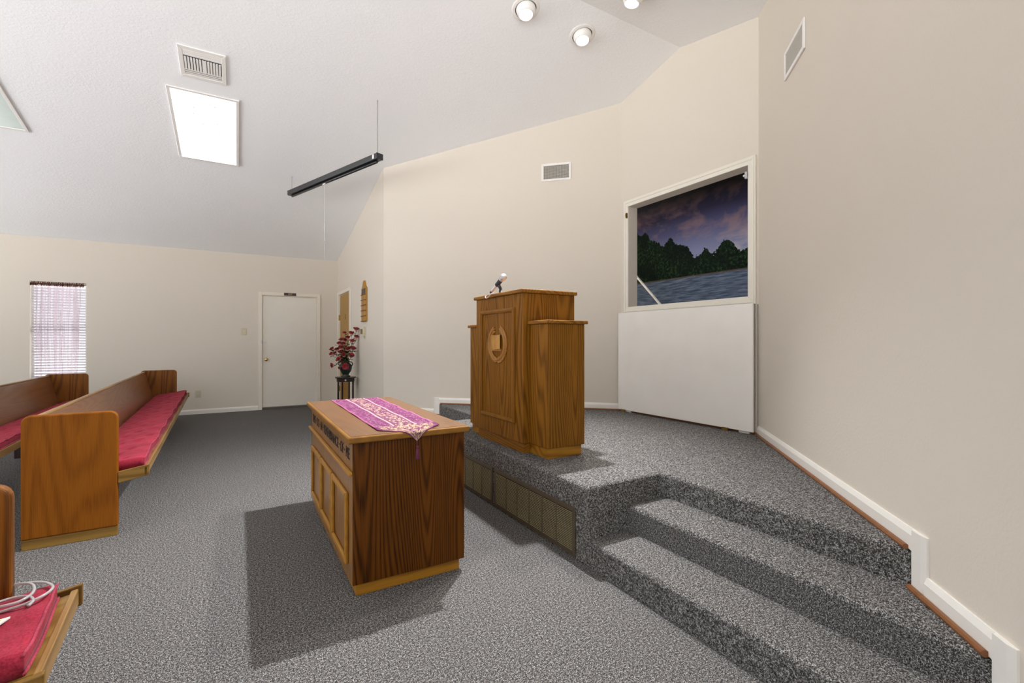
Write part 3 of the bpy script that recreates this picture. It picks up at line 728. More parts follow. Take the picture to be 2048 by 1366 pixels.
# eyeball spotlights at the ridge
def spotlight(c, n, aim, mat, label):
    c = V(c); t = thing('spotlight', tuple(c), label, 'spotlight', 'eyeball spotlights on the ceiling'); d = (V(aim) - c).normalized(); n = V(n)
    m = MB(c); m.lathe([(.098, .0005), (.128, .0005), (.128, .005), (.118, .010), (.098, .012), (.098, .0005)], c, n, 32, cap=False); m.build('trim_ring', white_metal, t, smooth=False)
    m = MB(c); m.lathe([(.0975, .0006), (.0975, .002)], c, n, 32); m.build('recess', black_void, t)
    m = MB(c); prof = [(.001, -.0)] ; e = c + n * -.010
    R_ = .090; prof = [(R_ * math.sin(a), -R_ * math.cos(a)) for a in [i * PI / 16 for i in range(7, 13)]]
    m.lathe([(R_ * .97, .0)] + [(R_ * math.cos(a), R_ * math.sin(a)) for a in [i * .12 for i in range(1, 7)]] + [(.062, .072), (.058, .060)], e + n * .012, (n * 1.0 + d * .55).normalized(), 28, cap=False)
    m.build('eyeball', white_metal, t, smooth=True)
    ax = (n + d * .55).normalized(); m = MB(c); m.lathe([(.058, .058), (.054, .070), (.040, .081), (.020, .087), (.002, .089)], e + n * .012, ax, 24); m.build('bulb', mat, t, smooth=True)
    return e + n * .012 + ax * .11
s1 = spotlight(CP(2.895, 3.565), nL, (1.4, 2.6, 0), bulb_warm, 'lit eyeball spotlight in the ceiling, the one closest to the recess wall')
s2 = spotlight(CP(2.232, 3.545), nL, (1.0, 2.9, 0), bulb_cool, 'brightest bluish eyeball spotlight, farthest from the recess wall')
s3 = spotlight(V((2.93, 2.92, zc(2.92))), nR, (1.6, 2.9, 0), bulb_warm, 'lit eyeball spotlight beyond the ceiling ridge, cut by the picture edge')

# hanging black strip lamp
A, B_ = V((1.316, 5.136, 0)), V((.631, 6.955, 0)); zl = 3.318; dv = (B_ - A).normalized(); sd = V((-dv.y, dv.x, 0))
A0 = A - dv * .04 + V((0, 0, zl)); Ln = (B_ - A).length + .08
t = thing('hanging_lamp', tuple(A0 + dv * Ln / 2), 'long black strip lamp hanging on chains from the sloping ceiling', 'lamp'); c = A0 + dv * Ln / 2
m = MB(c); m.obox(A0 - sd * .04 - V((0, 0, .062)), dv * Ln, sd * .08, (0, 0, .062)); m.build('housing', black_metal, t, bevel=.004)
for q in (A0 - dv * .004, A0 + dv * (Ln - .002)):
    m = MB(c); m.obox(q - sd * .042 - V((0, 0, .064)), dv * .006, sd * .084, (0, 0, .066)); m.build('end_cap', black_plastic, t, bevel=.002)
m = MB(c); m.tube([A0 + dv * .05 - V((0, 0, .078)), A0 + dv * (Ln - .05) - V((0, 0, .078))], .015, 10); m.build('tube_holder', black_metal, t, smooth=True)
m = MB(c); m.obox(A0 + dv * .05 + sd * .0402 - V((0, 0, .052)), dv * .03, sd * .0015, (0, 0, .046)); m.build('sticker', sticker_m, t)
mid = A0 + dv * Ln * .565 - V((0, 0, .092))
m = MB(c); m.obox(mid - sd * .012 - dv * .03 - V((0, 0, .006)), dv * .06, sd * .024, (0, 0, .018)); m.build('switch', white_metal, t, bevel=.003)
def chain(m, p, q, pitch=.028, r=.0028, wd=.010):
    p, q = V(p), V(q); k = max(2, int((q - p).length / pitch)); d = (q - p) / k
    for i in range(k):
        a = p + d * i; s_ = sd if i % 2 else dv; e = d * 1.12
        pts = [a + e * .5 + e * .5 * math.cos(tt) + s_ * wd * .5 * math.sin(tt) for tt in [j * PI / 4 for j in range(8)]]
        m.tube(pts, r, 5, closed=True)
for pt in (A, B_):
    m = MB(c); chain(m, V((pt.x, pt.y, zl)), V((pt.x, pt.y, zc(pt.y) - .003))); m.build('chain', steel, t)
m = MB(c); k = 52
for i in range(k):
    z = mid.z - .012 - i * .0175; rr = .0045 if i not in (30, 31, 32, 33, 37, 40) else .008
    m.ell((mid.x, mid.y, z), (rr, 0, 0), (0, rr, 0), (0, 0, rr * 1.2), 6, 4)
m.cyl((mid.x, mid.y, mid.z), (mid.x, mid.y, mid.z - .012 - k * .0175), .0012, seg=4); m.build('pull_chain', steel, t)

# ------------------------------------------------------------------ pews
def seat_z(x): return .405 + x * .165      # top of the seat boards at local x
def make_pew(length, label, tufted=True, cushion_label=None, near_cap_raise=.0):
    t = thing('pew', (0, 0, 0), label, 'pew', 'wooden pews'); T = .045; Lg = length
    for k, y in enumerate((0, Lg - T)):
        m = MB(); m.prism([(x, y, z) for x, z in rrect(-.455, .062, 0, .817, .045)], (0, T, 0)); e = m.build('end_panel', pew_end if k == 0 else pew_end_in, t, bevel=.010, seg=3)
        m = MB(); m.box(-.452, y + .003, 0, -.003, y + T - .003, .062); m.build('base', pew_base, t, bevel=.003)
    m = MB(); p0, p1 = V((-.285, 0, .33)), V((-.400, 0, .795)); d = p1 - p0; n = V((-d.z, 0, d.x)).normalized()
    m.obox(p0 + V((0, T, 0)), d, (0, Lg - 2 * T, 0), n * .02); m.build('backrest', pew_back, t)
    m = MB(); m.obox(p1 + V((.006, T, -.012)), (-.034, 0, -.003), (0, Lg - 2 * T, 0), d.normalized() * .020); m.build('top_rail', pew_rail, t, bevel=.008, seg=3)
    m = MB(); xa, xb_ = -.30, .136
    m.prism([(xa, T, seat_z(xa)), (xb_, T, seat_z(xb_)), (xb_, T, seat_z(xb_) - .022), (xa, T, seat_z(xa) - .022)], (0, Lg - 2 * T, 0)); m.build('seat', pew_base, t)
    m = MB(); m.prism([(.134, .0, seat_z(.134) - .055), (.154, .0, seat_z(.154) - .055), (.154, .0, seat_z(.154) + .002), (.134, .0, seat_z(.134) + .002)], (0, Lg, 0)); m.build('front_rail', pew_rail, t, bevel=.004)
    for k, y in enumerate((.0, Lg - .022)):
        m = MB(); up = .022
        m.prism([(-.0, y, seat_z(0) - .065), (.163, y, seat_z(.163) - .060), (.163, y, seat_z(.163) + up * .5), (-.0, y, seat_z(0) + up * .5)], (0, .022, 0)); m.build('seat_end', pew_base, t, bevel=.004)
    k = max(0, int(Lg // 1.8))
    for i in range(1, k + 1):
        y = Lg * i / (k + 1); m = MB(); m.prism([(-.30, y, 0), (-.02, y, 0), (.02, y, seat_z(0) - .03), (-.30, y, seat_z(-.3) - .02)], (0, .035, 0)); m.build('support', dark_wood, t)
    # cushion: rounded slab on the sloping seat, buttoned when tufted
    ya, yb, x0, x1, h = T + .006, Lg - T - .006, -.276, (.126 if tufted else .112), .066
    ny = max(12, int((yb - ya) / .020)); nx = 26; buttons = []
    if tufted:
        rows = 3
        for i in range(int((yb - ya) / .17)):
            for j in range(rows): buttons.append((x0 + (j + .75 + (.25 if i % 2 else -.25)) * (x1 - x0) / (rows + .5), ya + .09 + i * .17))
    rng = random.Random(3)
    def top(u, v):
        x = x0 + (x1 - x0) * u; y = ya + (yb - ya) * v
        e = min(u, 1 - u) * (x1 - x0); f = min(v, 1 - v) * (yb - ya)
        rise = h * (1 - .16 * math.exp(-e / .012)) * (1 - .12 * math.exp(-f / .012))
        for bx, by in buttons:
            r2 = (x - bx) ** 2 + (y - by) ** 2
            if r2 < .02: rise -= .028 * math.exp(-r2 / .00045) - .005 * math.exp(-r2 / .006)
        rise += .003 * math.sin(y * 23 + x * 17) + .0025 * math.sin(y * 51 - x * 9)
        wv = .006 * math.sin(y * 9.0) * u
        return (x + wv, y, seat_z(x) + rise)
    m = MB(); n0 = len(m.v); m.grid(top, nx, ny)
    # skirt down to the seat
    loop = [i for i in range(nx + 1)] + [j * (nx + 1) + nx for j in range(1, ny + 1)] + [ny * (nx + 1) + i for i in range(nx - 1, -1, -1)] + [j * (nx + 1) for j in range(ny - 1, 0, -1)]
    base = len(m.v)
    for i in loop:
        p = m.v[i].copy(); p.z = seat_z(p.x) + .001; m.v.append(p)
    for i in range(len(loop)):
        j = (i + 1) % len(loop); m.f.append((loop[i], base + i, base + j, loop[j]))
    m.f.append(tuple(base + i for i in range(len(loop))))
    cu = m.build('cushion', velvet_m, t, smooth=True, fixn=True)
    if cushion_label: part_label(cu, cushion_label)
    m = MB(); pts = [V(top(1, j / ny)) + V((.001, 0, 0)) for j in range(ny + 1)]; m.tube(pts, .0042, 6)
    pts = [V((p.x + .002, p.y, seat_z(p.x) + .005)) for p in pts]; m.tube(pts, .0042, 6)
    m.build('piping', piping_m, cu, smooth=True)
    return t
pw = make_pew(5.25, 'wooden pew with tufted crimson cushion, its whole end panel facing the communion table', True)
pw.location = (-.678, 3.936, 0); pw.rotation_euler = (0, 0, math.radians(1.85))
# second pew: same build, copied
def copy_tree(o, parent=None):
    c = o.copy(); COL.objects.link(c)
    if parent is not None: c.parent = parent
    for ch in list(o.children): copy_tree(ch, c)
    return c
p2 = copy_tree(pw); p2.location = (-1.675, 3.58, 0); p2['label'] = 'wooden pew behind the front one, its far end below the curtained window'
p3 = make_pew(.54, 'short wooden pew across the aisle with clear tubing lying on its crimson cushion', False)
p3.location = (-.579, 1.577, 0); p3.rotation_euler = (0, 0, math.radians(4.5))

# clear tubing coil and a booklet on the short pew
def on_pew3(x, y, dz=0):
    c, s = math.cos(math.radians(4.5)), math.sin(math.radians(4.5)); lx, ly = x + .579, y - 1.577
    return seat_z(c * lx + s * ly) + .066 + dz
def smooth_pts(P, n=6):
    P = [V(p) for p in P]; out = []
    for i in range(len(P) - 1):
        p0, p1, p2, p3 = P[max(0, i - 1)], P[i], P[i + 1], P[min(len(P) - 1, i + 2)]
        for k in range(n):
            s = k / n; out.append(.5 * ((2 * p1) + (p2 - p0) * s + (2 * p0 - 5 * p1 + 4 * p2 - p3) * s * s + (3 * p1 - p0 - 3 * p2 + p3) * s ** 3))
    return out + [P[-1]]
coil = [(-.721, 2.108), (-.656, 2.111), (-.596, 2.104), (-.542, 2.068), (-.507, 2.011), (-.502, 1.966), (-.516, 1.934), (-.55, 1.923), (-.601, 1.934), (-.663, 1.939), (-.76, 1.955), (-.815, 2.02), (-.79, 2.09),
        (-.727, 2.115), (-.656, 2.108), (-.605, 2.092), (-.568, 2.054), (-.549, 2.01), (-.548, 1.973), (-.567, 1.944), (-.603, 1.942), (-.659, 1.958), (-.74, 1.975), (-.785, 2.01), (-.74, 2.02), (-.669, 1.99), (-.633, 2.004), (-.604, 2.015), (-.57, 2.002), (-.544, 1.966), (-.528, 1.924), (-.532, 1.90)]
pts = smooth_pts([(x, y, on_pew3(x, y, .008 + (.0075 if 11 < i < 22 else 0) + .003 * math.sin(i * 1.3))) for i, (x, y) in enumerate(coil)], 7)
m = MB(pts[0]); m.tube(pts, .0043, 8); tag(m.build('plastic_tubing', tube_m, smooth=True), 'coil of clear plastic tubing lying on the crimson cushion of the short pew', 'tubing')
c0 = V((-.557, 1.862, on_pew3(-.557, 1.862, .005))); t = thing('booklet', tuple(c0), 'yellow booklet lying on the crimson cushion near the clear tubing', 'booklet')
ua, ub = V((-.20, .035, -.033)), V((-.05, -.13, -.004))
m = MB(c0); m.obox(c0, ua, ub, (0, 0, .006)); m.build('pages', paper_m, t, bevel=.001)
m = MB(c0); m.obox(c0 + ua * .06 + ub * .06 + V((0, 0, .0062)), ua * .9, ub * .9, (0, 0, .001)); part_label(m.build('cover', yellow_paper, t), 'yellow cover')

# ------------------------------------------------------------------ communion table
TX0, TX1, TY0, TY1 = .487, 1.087, 2.370, 3.865
o = (.787, 3.118, 0); t = thing('communion_table', o, 'dark oak communion table with carved lettering in front of the stage', 'table')
m = MB(o); m.box(TX0 + .02, TY0 + .02, 0, TX1 - .022, TY1 - .02, .068); m.build('plinth', oak_plinth, t, bevel=.003)
m = MB(o); m.box(TX0, TY0 + .012, .066, TX1, TY1 - .012, .772); m.build('body', oak_front_lit, t, bevel=.002)
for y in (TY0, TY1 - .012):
    m = MB(o); m.box(TX0, y, .064, TX1, y + .012, .770); part_label(m.build('side_panel', oak_end_shaded, t, bevel=.002), 'striped oak end of the table, shade put into its dark colour')
m = MB(o); m.box(TX0 - .030, TY0 - .032, .770, TX1 + .02, TY1 + .04, .803); m.build('top', oak_edge, t, bevel=.009, seg=3)
m = MB(o); m.box(TX0 - .012, TY0 - .016, .8025, TX1 + .004, TY1 + .024, .8045); m.build('top_panel', oak_top, t)
m = MB(o); m.box(TX0 - .022, TY0 + .0, .606, TX0 - .0005, TY1 - .0, .626); m.build('ledge', oak_mold, t, bevel=.006, seg=3)
for yc in (2.686, 3.118, 3.550):
    m = MB(o); frame_x(m, TX0 - .0005, yc - .209, yc + .209, .130, .497, .030, .017); m.build('panel_frame', oak_mold, t, bevel=.005, seg=2)
m = MB(o); vs, fs = lettering('THIS \u00b7 DO \u00b7 IN \u00b7 REMEMBRANCE \u00b7 OF \u00b7 ME', .083, (TX0 - .0012, 3.118, .695), (0, -1, 0), (0, 0, 1), .001)
ymin, ymax = min(v.y for v in vs), max(v.y for v in vs); k = 1.34 / (ymax - ymin); vs = [V((v.x, 3.118 + (v.y - (ymin + ymax) / 2) * k, v.z)) for v in vs]
m.add(vs, fs); m.build('lettering', dark_letter, t)

# runner on the table
o = (.80, 3.1, .805); t = thing('table_runner', o, 'plum and cream floral runner draped over the communion table', 'table runner')
ZT = .8062; ye, yf = TY0 - .036, TY1 + .044
path = [(yf + .004, ZT - .10), (yf + .004, ZT - .012), (yf, ZT - .003), (yf - .012, ZT)] + [(yf - .012 - (yf - ye - .024) * i / 40, ZT) for i in range(1, 41)] + [(ye, ZT - .003), (ye - .004, ZT - .012), (ye - .005, ZT - .030), (ye - .006, ZT - .052)]
def runner():
    m = MB(o); rows = []; dist = [0]
    for a, b_ in zip(path, path[1:]): dist.append(dist[-1] + math.hypot(a[0] - b_[0], a[1] - b_[1]))
    tot = dist[-1]; n = 24; uvs = []
    # resample finely
    ss = [tot * i / 130 for i in range(131)]; import bisect
    for s in ss:
        i = min(len(path) - 2, max(0, bisect.bisect_right(dist, s) - 1)); f = (s - dist[i]) / max(1e-9, dist[i + 1] - dist[i])
        y = path[i][0] + (path[i + 1][0] - path[i][0]) * f; z = path[i][1] + (path[i + 1][1] - path[i][1]) * f
        g = s / tot; xl = .632 - .008 * g; xr = .998 - .034 * g; tip = .800
        back = tot - s; tp = .150   # pointed end, tip at back = 0
        if back < tp: k = back / tp; xl = tip + (xl - tip) * k; xr = tip + (xr - tip) * k
        for j in range(n + 1):
            u = j / n; x = xl + (xr - xl) * u
            wav = (.0035 * math.sin(y * 19 + 2) + .003 * math.sin(y * 41)) * max(0, (u - .8)) * 5 if back > tp else 0
            lift = .0018 * (1 + math.sin(s * 14 + u * 5)) if .2 < s < tot - .1 else 0
            m.v.append(V((x + wav, y, z + lift)) - m.o); uvs.append(((u - .5) * 2, back))
    for r in range(130):
        for j in range(n): m.f.append((r * (n + 1) + j, r * (n + 1) + j + 1, (r + 1) * (n + 1) + j + 1, (r + 1) * (n + 1) + j))
    ob = m.build('cloth', runner_m, t, smooth=True, solid=.002)
    ul = ob.data.uv_layers.new(name='UVMap')
    for lp in ob.data.loops: ul.data[lp.index].uv = uvs[lp.vertex_index]
runner()
m = MB(o); tx, ty, tz = .800, ye - .008, ZT - .053
m.tube([(tx, ty, tz + .002), (tx + .002, ty, tz - .012), (tx, ty, tz - .022)], .0022, 6)
m.lathe([(.002, 0), (.007, -.004), (.0075, -.012), (.0055, -.016), (.0085, -.024), (.0125, -.066), (.0115, -.070)], (tx, ty - .004, tz - .020), (0, 0, 1), 14); part_label(m.build('tassel', tassel_m, t, smooth=True), 'burgundy tassel hanging from the point')

# ------------------------------------------------------------------ pulpit
o = (2.03, 3.28, HP); t = thing('pulpit', o, 'golden oak pulpit with side wings standing on the stage', 'pulpit')
cx0, cx1, cy0, cy1 = 1.798, 2.272, 2.893, 3.665; wx0, wx1 = 1.853, 2.182; wy0, wy1 = 2.660, 3.905
zb_ = HP + .075
m = MB(o); m.box(cx0, cy0, zb_, cx1, cy1, 1.628); m.build('body', oakZ, t, bevel=.003)
for a, b_ in ((wy0, cy0), (cy1, wy1)):
    m = MB(o); m.box(wx0, a, zb_, wx1, b_, 1.396); w_ = m.build('wing', oakZ, t, bevel=.003)
    m = MB(o); ov = .020
    m.box(wx0 - ov, a - (ov if a == wy0 else 0), 1.396, wx1 + ov, b_ + (ov if b_ == wy1 else 0), 1.421); m.build('wing_top', oakY, t, bevel=.006, seg=3)
m = MB(o); m.box(cx0 - .020, cy0 - .020, 1.628, cx1 + .015, cy1 + .020, 1.657); m.build('top', oakY, t, bevel=.008, seg=3)
m = MB(o); m.box(cx0 + .014, cy0 + .014, HP, cx1 - .01, cy1 - .014, zb_); m.build('plinth', oakY, t, bevel=.002)
for a, b_ in ((wy0 + .016, cy0 + .014), (cy1 - .014, wy1 - .016)):
    m = MB(o); m.box(wx0 + .014, a, HP, wx1 - .016, b_, zb_); m.build('plinth', oak_plinth, t, bevel=.002)
m = MB(o); frame_x(m, cx0 - .0005, 3.004, 3.572, .655, 1.527, .030, .014); frame_x(m, cx0 - .0145, 3.010, 3.566, .661, 1.521, .016, .006); m.build('panel_frame', oak('oak_frame', (.23, .095, .010), (.12, .042, .004), 'Z', rings=5, ring_amt=.3, spec=.2), t, bevel=.005)
wood_carv = plain('carved_oak', (.30, .13, .018), .4, vary=.35, vscale=60)
m = MB(o); wc = (3.275, 1.248); rng = random.Random(2)
for sgn in (1, -1):
    for k in range(30):
        a = math.radians(-90 + sgn * (4 + k * 5.1)); ry, rz = .130, .128
        c = V((cx0 - .004, wc[0] + ry * math.cos(a), wc[1] + rz * math.sin(a))); tg = V((0, -math.sin(a) * ry, math.cos(a) * rz)).normalized() * sgn
        rad = V((0, math.cos(a), math.sin(a)))
        for q in (-1, 0, 1):
            d = (tg + rad * q * .75).normalized(); w2 = V((1, 0, 0)).cross(d)
            m.ell(c + rad * q * .014 + tg * .004, V((-.012 - .005 * (q == 0), 0, 0)), w2 * .0075, d * .021, 6, 5)
part_label(m.build('wreath', wood_carv, t, smooth=True), 'carved laurel wreath emblem')
m = MB(o)
for sgn in (1, -1):
    m.grid(lambda u, v: (cx0 - .006 - .022 * math.sin((1 - u) * PI * .5 + .45), 3.288 + sgn * .074 * u, 1.205 + .112 * v + .006 * u - .0), 8, 1)
    m.grid(lambda u, v: (cx0 - .004 - .0 - v * (.002 + .022 * math.sin((1 - u) * PI * .5 + .45)), 3.288 + sgn * .074 * u, 1.205 + .006 * u), 8, 1)
    m.grid(lambda u, v: (cx0 - .004 - v * (.002 + .022 * math.sin((1 - u) * PI * .5 + .45)), 3.288 + sgn * .074 * u, 1.317 + .006 * u), 8, 1)
m.box(cx0 - .010, 3.205, 1.196, cx0 - .0005, 3.371, 1.206)
part_label(m.build('open_book', plain('book_oak', (.40, .19, .03), .4, vary=.15), t, solid=.003), 'carved open book emblem')

# microphone on the pulpit
pb = V((1.845, 3.317, 1.657)); t = thing('microphone', tuple(pb), 'silver microphone in a black clip on top of the pulpit', 'microphone')
hd = V((1.835, 3.258, 1.784)); tl = V((1.810, 3.403, 1.684)); ax = (hd - tl).normalized(); Lm = (hd - tl).length
m = MB(pb); m.lathe([(.010, 0), (.0115, .01), (.0125, .05), (.0145, Lm - .045), (.016, Lm - .03), (.019, Lm - .022)], tl, ax, 16); m.build('handle', silver, t, smooth=True)
m = MB(pb); m.lathe([(.018, -.024), (.026, -.016), (.0285, -.004), (.028, .002), (.0285, .008), (.025, .020), (.016, .029), (.003, .033)], hd, ax, 20); m.build('grille_head', plain('mesh_grille', (.55, .55, .57), .35, .8, vary=.4, vscale=300, bump_s=.6, bump_scale=500), t, smooth=True)
cm = tl + ax * (Lm * .62)
m = MB(pb); m.lathe([(.0165, -.032), (.019, -.028), (.019, .030), (.0165, .034)], cm, ax, 16); m.tube([cm - V((0, .0, .012)), cm + V((.006, -.012, -.040)), V((pb.x, pb.y, pb.z + .045)), V((pb.x, pb.y, pb.z + .03))], [.011, .013, .012, .012], 10); m.build('clip', black_plastic, t, smooth=True)
m = MB(pb); m.lathe([(.030, 0.0005), (.030, .006), (.013, .010), (.0125, .034)], pb, (0, 0, 1), 18); m.build('stand', black_plastic, t, smooth=True)
m = MB(pb); m.tube([tl, tl - ax * .018], .011, 10); m.build('connector', black_metal, t, smooth=True)
m = MB(pb); q = tl - ax * .018; xe = cx0 - .028
pts = [q, q + V((-.010, .014, -.018)), V((xe, q.y + .022, 1.645)), V((xe - .003, q.y + .005, 1.628)), V((xe - .003, q.y - .03, 1.632)), V((xe, q.y - .062, 1.650)), V((xe + .012, q.y - .075, 1.663)), V((xe + .04, q.y - .10, 1.6615)), V((xe + .12, q.y - .11, 1.6605)), V((xe + .30, q.y - .12, 1.6605))]
def smooth_pts(P, n=6):
    P = [V(p) for p in P]; out = []
    for i in range(len(P) - 1):
        p0, p1, p2, p3 = P[max(0, i - 1)], P[i], P[i + 1], P[min(len(P) - 1, i + 2)]
        for k in range(n):
            s = k / n; out.append(.5 * ((2 * p1) + (p2 - p0) * s + (2 * p0 - 5 * p1 + 4 * p2 - p3) * s * s + (3 * p1 - p0 - 3 * p2 + p3) * s ** 3))
    return out + [P[-1]]
m.tube(smooth_pts(pts), .0032, 8); m.build('cable', plain('grey_cable', (.55, .50, .45), .5), t, smooth=True)

# ------------------------------------------------------------------ plant stand, vase, roses
sc = V((1.515, 7.93, 0)); ZS = .693
t = thing('plant_stand', tuple(sc), 'dark round wooden plant stand in the corner by the brown door', 'plant stand')
m = MB(sc); m.lathe([(.150, ZS - .022), (.162, ZS - .018), (.165, ZS - .008), (.160, ZS)], sc, (0, 0, 1), 32); m.build('top', dark_wood, t)
m = MB(sc); m.lathe([(.138, ZS - .075), (.140, ZS - .022)], sc, (0, 0, 1), 32); m.build('apron', dark_wood, t)
for k in range(4):
    a = math.radians(14 + 90 * k); p = sc + V((math.cos(a) * .125, math.sin(a) * .125, 0)); m = MB(sc)
    m.obox(p + V((-.013, -.013, 0)), (.026, 0, 0), (0, .026, 0), (0, 0, ZS - .07)); m.build('leg', dark_wood, t, bevel=.003)
m = MB(sc); m.lathe([(.115, .18), (.118, .185), (.118, .195), (.115, .2)], sc, (0, 0, 1), 28); m.build('shelf', dark_wood, t)
m = MB(sc); dc = (V((0, 0, 0)) - sc); dc.z = 0; dc.normalize(); m.lathe([(.016, 0), (.014, .006), (.006, .010)], sc + dc * .1395 + V((0, 0, ZS - .048)), dc, 14); part_label(m.build('medallion', silver, t, smooth=True), 'small silver medallion')
vb = sc + V((0, 0, ZS)); t = thing('vase', tuple(vb), 'dark green urn vase on the plant stand holding roses', 'vase')
m = MB(vb); m.lathe([(.070, .0005), (.074, .006), (.072, .018), (.050, .030), (.052, .045), (.078, .085), (.096, .130), (.099, .160), (.090, .195), (.066, .225), (.054, .240), (.058, .256), (.066, .266), (.060, .268), (.050, .250), (.045, .235), (.060, .20), (.03, .06), (.001, .05)], vb, (0, 0, 1), 32, cap=False); m.build('body', green_glaze, t, smooth=True)
for sg in (1, -1):
    m = MB(vb); u = V((.862, -.507, 0)) * sg
    m.tube(smooth_pts([vb + u * .060 + V((0, 0, .245)), vb + u * .098 + V((0, 0, .240)), vb + u * .112 + V((0, 0, .205)), vb + u * .092 + V((0, 0, .170))], 5), .008, 8); m.build('handle', green_glaze, t, smooth=True)

def bloom_mesh(openness, seed):
    m = MB(); rg = random.Random(seed)
    for n, r0, r1, h, w, a0 in ((3, .004, .012, .054, 75, 0), (4, .007, .020, .055, 62, 20), (5, .011, .027, .052, 54, 50), (5, .014, .031 + .008 * openness, .047, 52, 10)):
        for k in range(n):
            a = math.radians(a0 + 360 * k / n + rg.uniform(-9, 9)); hh = h * rg.uniform(.9, 1.08)
            def f(u, v, a=a, hh=hh, r0=r0, r1=r1, w=w):
                uu = (u - .5) * 2; ang = a + math.radians(w) * uu * (1 - .25 * v); rr = r0 + (r1 - r0) * (v ** .7) + (.006 * openness * max(0, v - .75) * 4)
                z = .004 + hh * v * (1 - .22 * uu * uu * v) - (.006 * openness if v > .9 else 0)
                return (rr * math.cos(ang), rr * math.sin(ang), z)
            m.grid(f, 6, 5)
    me = bpy.data.meshes.new('bloom'); me.from_pydata([tuple(v) for v in m.v], [], m.f); me.materials.append(petal_m)
    for p in me.polygons: p.use_smooth = True
    return me
blooms = [bloom_mesh(o_, s_) for o_, s_ in ((.2, 1), (.6, 2), (1, 3))]
def leafm(m, p, d, up, ln, w):
    p, d = V(p), V(d).normalized(); s = d.cross(V(up)).normalized(); n = s.cross(d)
    def f(u, v):
        ww = w * math.sin(PI * min(1, v * .92 + .04)) ** .8 * (u - .5) * 2
        return p + d * ln * v + s * ww + n * (abs(u - .5) * .012 - .02 * v * v)
    m.grid(f, 4, 6)
RO = [  # crop x, crop y (scale 8.536 from 640,640), depth nudge, size, label
 (420, 225, .02, .9, 'red and white rose high in the vase against the brown door'),
 (535, 230, .0, 1.1, 'upright red and white rose at the top of the bouquet, beside the door edge'),
 (668, 160, .03, 1.05, 'dark red rose, the highest of all, reaching toward the wooden board'),
 (652, 292, .02, 1.0, 'red rose just under the highest one, below the thermostat'),
 (475, 305, .0, 1.0, None), (372, 340, -.03, 1.1, None), (425, 348, .03, 1.1, None), (330, 400, -.02, 1.05, None), (550, 362, -.02, 1.05, None),
 (400, 415, .02, 1, None),
 (205, 498, .0, 1.05, 'red and white rose sticking out over the exit door frame, upper of the pair'),
 (295, 500, -.02, 1.05, None), (360, 475, -.06, 1.15, None), (470, 498, -.05, 1.15, None), (560, 490, -.02, 1.1, None),
 (200, 582, -.02, 1.0, 'red rose sticking out over the exit door frame, lower of the pair'),
 (258, 570, .02, .95, None), (360, 548, -.03, 1, None), (405, 600, -.08, 1.15, None), (530, 612, -.06, 1.2, None), (325, 670, -.07, 1.1, None), (385, 700, -.05, .95, None),
 (215, 772, -.04, 1.05, 'lone drooping red and white rose beside the belly of the vase'),
 (435, 788, -.13, 1.1, 'red and white rose hanging in front of the green vase'),
 (335, 812, -.10, .65, 'small red bud hanging at the shoulder of the green vase')]
hs, hc = math.sin(math.radians(30.5)), math.cos(math.radians(30.5)); D0 = sc.x * hs + sc.y * hc
rg = random.Random(11); mouth = vb + V((0, 0, .262))
for i, (cx, cy, dn, sz, lab) in enumerate(RO):
    px, py = 640 + cx / 8.536, 640 + cy / 8.536; D = D0 + dn; l = (px - 1024) / 930 * D
    p = V((D * hs + l * hc, D * hc - l * hs, 1.27 + (683 - py) / 930 * D))
    if p.x > X1 - .05: p.x = X1 - .05
    out = (p - (mouth + V((0, 0, -.06)))).normalized()
    to_cam = V((-hs, -hc, 0)); d = (out + to_cam * .35 + V((0, 0, .25 if cy < 700 else .05))).normalized()
    base = p - d * .028 * sz
    lb = lab or 'red and white rose crowded in the middle of the bouquet in the green vase'
    t = thing('rose', tuple(mouth), lb, 'rose', 'roses in the green vase')
    me = blooms[i % 3]; ob = bpy.data.objects.new('bloom', me); COL.objects.link(ob); ob.parent = t; ob.location = base - mouth
    ob.rotation_mode = 'QUATERNION'; ob.rotation_quaternion = V((0, 0, 1)).rotation_difference(d) @ Quaternion((0, 0, 1), i * 1.7); sz_ = sz * 1.08; ob.scale = (sz_, sz_, sz_)
    a = rg.uniform(0, 6.28); m0 = mouth + V((.022 * math.cos(a), .022 * math.sin(a), -.03))
    c1 = m0 + V((0, 0, .07 + .1 * max(0, p.z - mouth.z))) + V((out.x, out.y, 0)) * .03
    if cy > 740: c1 = mouth + V((out.x, out.y, 0)).normalized() * .06 + V((0, 0, .035))
    st = smooth_pts([m0, c1, base - d * .05 if cy < 740 else base - d * .02, base + d * .004], 5); m = MB(mouth); m.tube(st, .0030, 6); m.ell(base + d * .003, V((.010, 0, 0)), V((0, .010, 0)), V((0, 0, .008)), 8, 5); m.build('stem', stem_m, t, smooth=True)
    for k in range(5):
        q = st[rg.randrange(4, len(st) - 2)]; aa = rg.uniform(0, 6.28); m = MB(mouth); leafm(m, q, (math.cos(aa), math.sin(aa), rg.uniform(-.1, .7)), (0, 0, 1), rg.uniform(.065, .10), rg.uniform(.018, .028)); m.build('leaf', leaf_m, t, smooth=True)

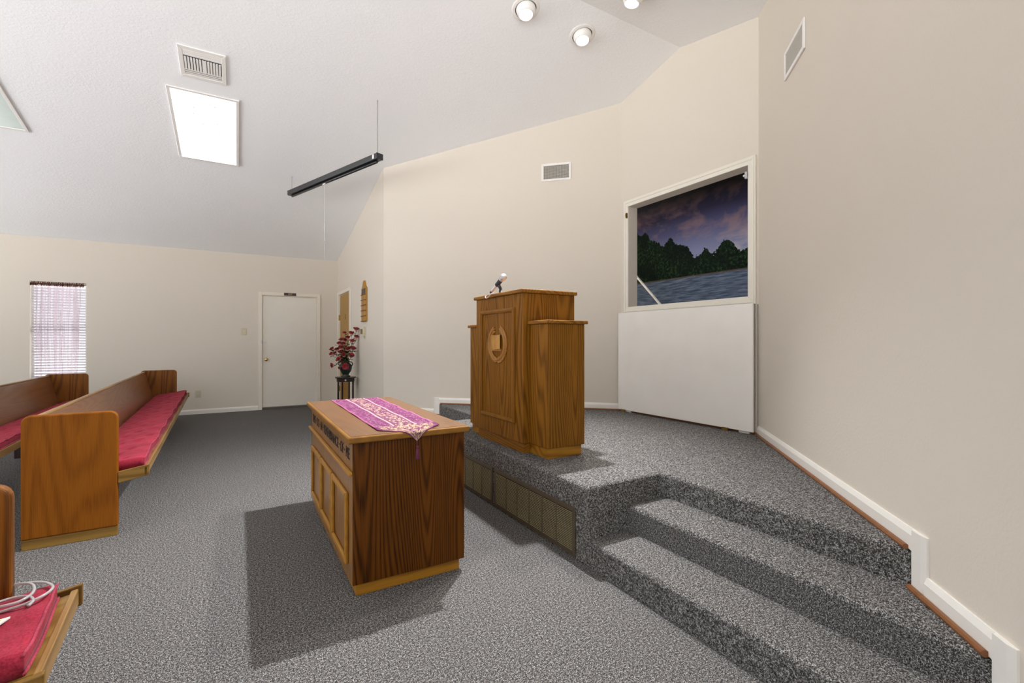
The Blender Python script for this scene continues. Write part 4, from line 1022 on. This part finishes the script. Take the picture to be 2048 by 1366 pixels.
# ------------------------------------------------------------------ light
def spot(name, loc, aim, energy, col, angle=130, blend=.7, r=.05):
    l = bpy.data.lights.new(name, 'SPOT'); l.energy = energy; l.color = col; l.spot_size = math.radians(angle); l.spot_blend = blend; l.shadow_soft_size = r
    o = bpy.data.objects.new(name, l); COL.objects.link(o); o.location = loc; o.rotation_mode = 'QUATERNION'; o.rotation_quaternion = V((0, 0, -1)).rotation_difference((V(aim) - V(loc)).normalized())
spot('spot_lamp', s1, (1.4, 3.4, 0), 270, (1, .94, .86), 78, 1)
spot('spot_lamp', s2, (.55, 3.15, 0), 1080, (.95, .965, 1), 98, 1)
spot('spot_lamp', s3, (1.0, 2.7, 0), 170, (1, .94, .86), 78, 1)
# bright surrounding: added fill through unbuilt sides, lower half raised to brighten the ceiling
w = bpy.data.worlds.new('World'); S.world = w; w.use_nodes = True; nt = w.node_tree
bg = nt.nodes['Background']; tc = nt.nodes.new('ShaderNodeTexCoord'); sp = nt.nodes.new('ShaderNodeSeparateXYZ'); L(nt, tc.outputs['Generated'], sp.inputs[0])
L(nt, ramp(nt, math_(nt, 'MULTIPLY_ADD', sp.outputs[2], .5, .5), [(.37, (7.2, 7.15, 7.15)), (.50, (1.25, 1.25, 1.27))]), bg.inputs[0])
bg.inputs[1].default_value = 1.0

# ------------------------------------------------------------------ camera and view
cam = bpy.data.cameras.new('Camera'); cam.sensor_width = 36; cam.lens = 930 * 36 / 2048; cam.clip_start = .02
co = bpy.data.objects.new('Camera', cam); COL.objects.link(co); co.location = (0, 0, 1.27); co.rotation_euler = (math.radians(90), 0, math.radians(-30.5)); S.camera = co
S.view_settings.view_transform = 'Standard'; S.view_settings.look = 'None'; S.view_settings.gamma = 1; S.view_settings.use_curve_mapping = False
S.view_settings.exposure = 0
cy = S.cycles; cy.max_bounces = 10; cy.diffuse_bounces = 6; cy.glossy_bounces = 3; cy.transmission_bounces = 6; cy.transparent_max_bounces = 8; cy.sample_clamp_indirect = 6; cy.caustics_reflective = False; cy.caustics_refractive = False
cy.use_denoising = True
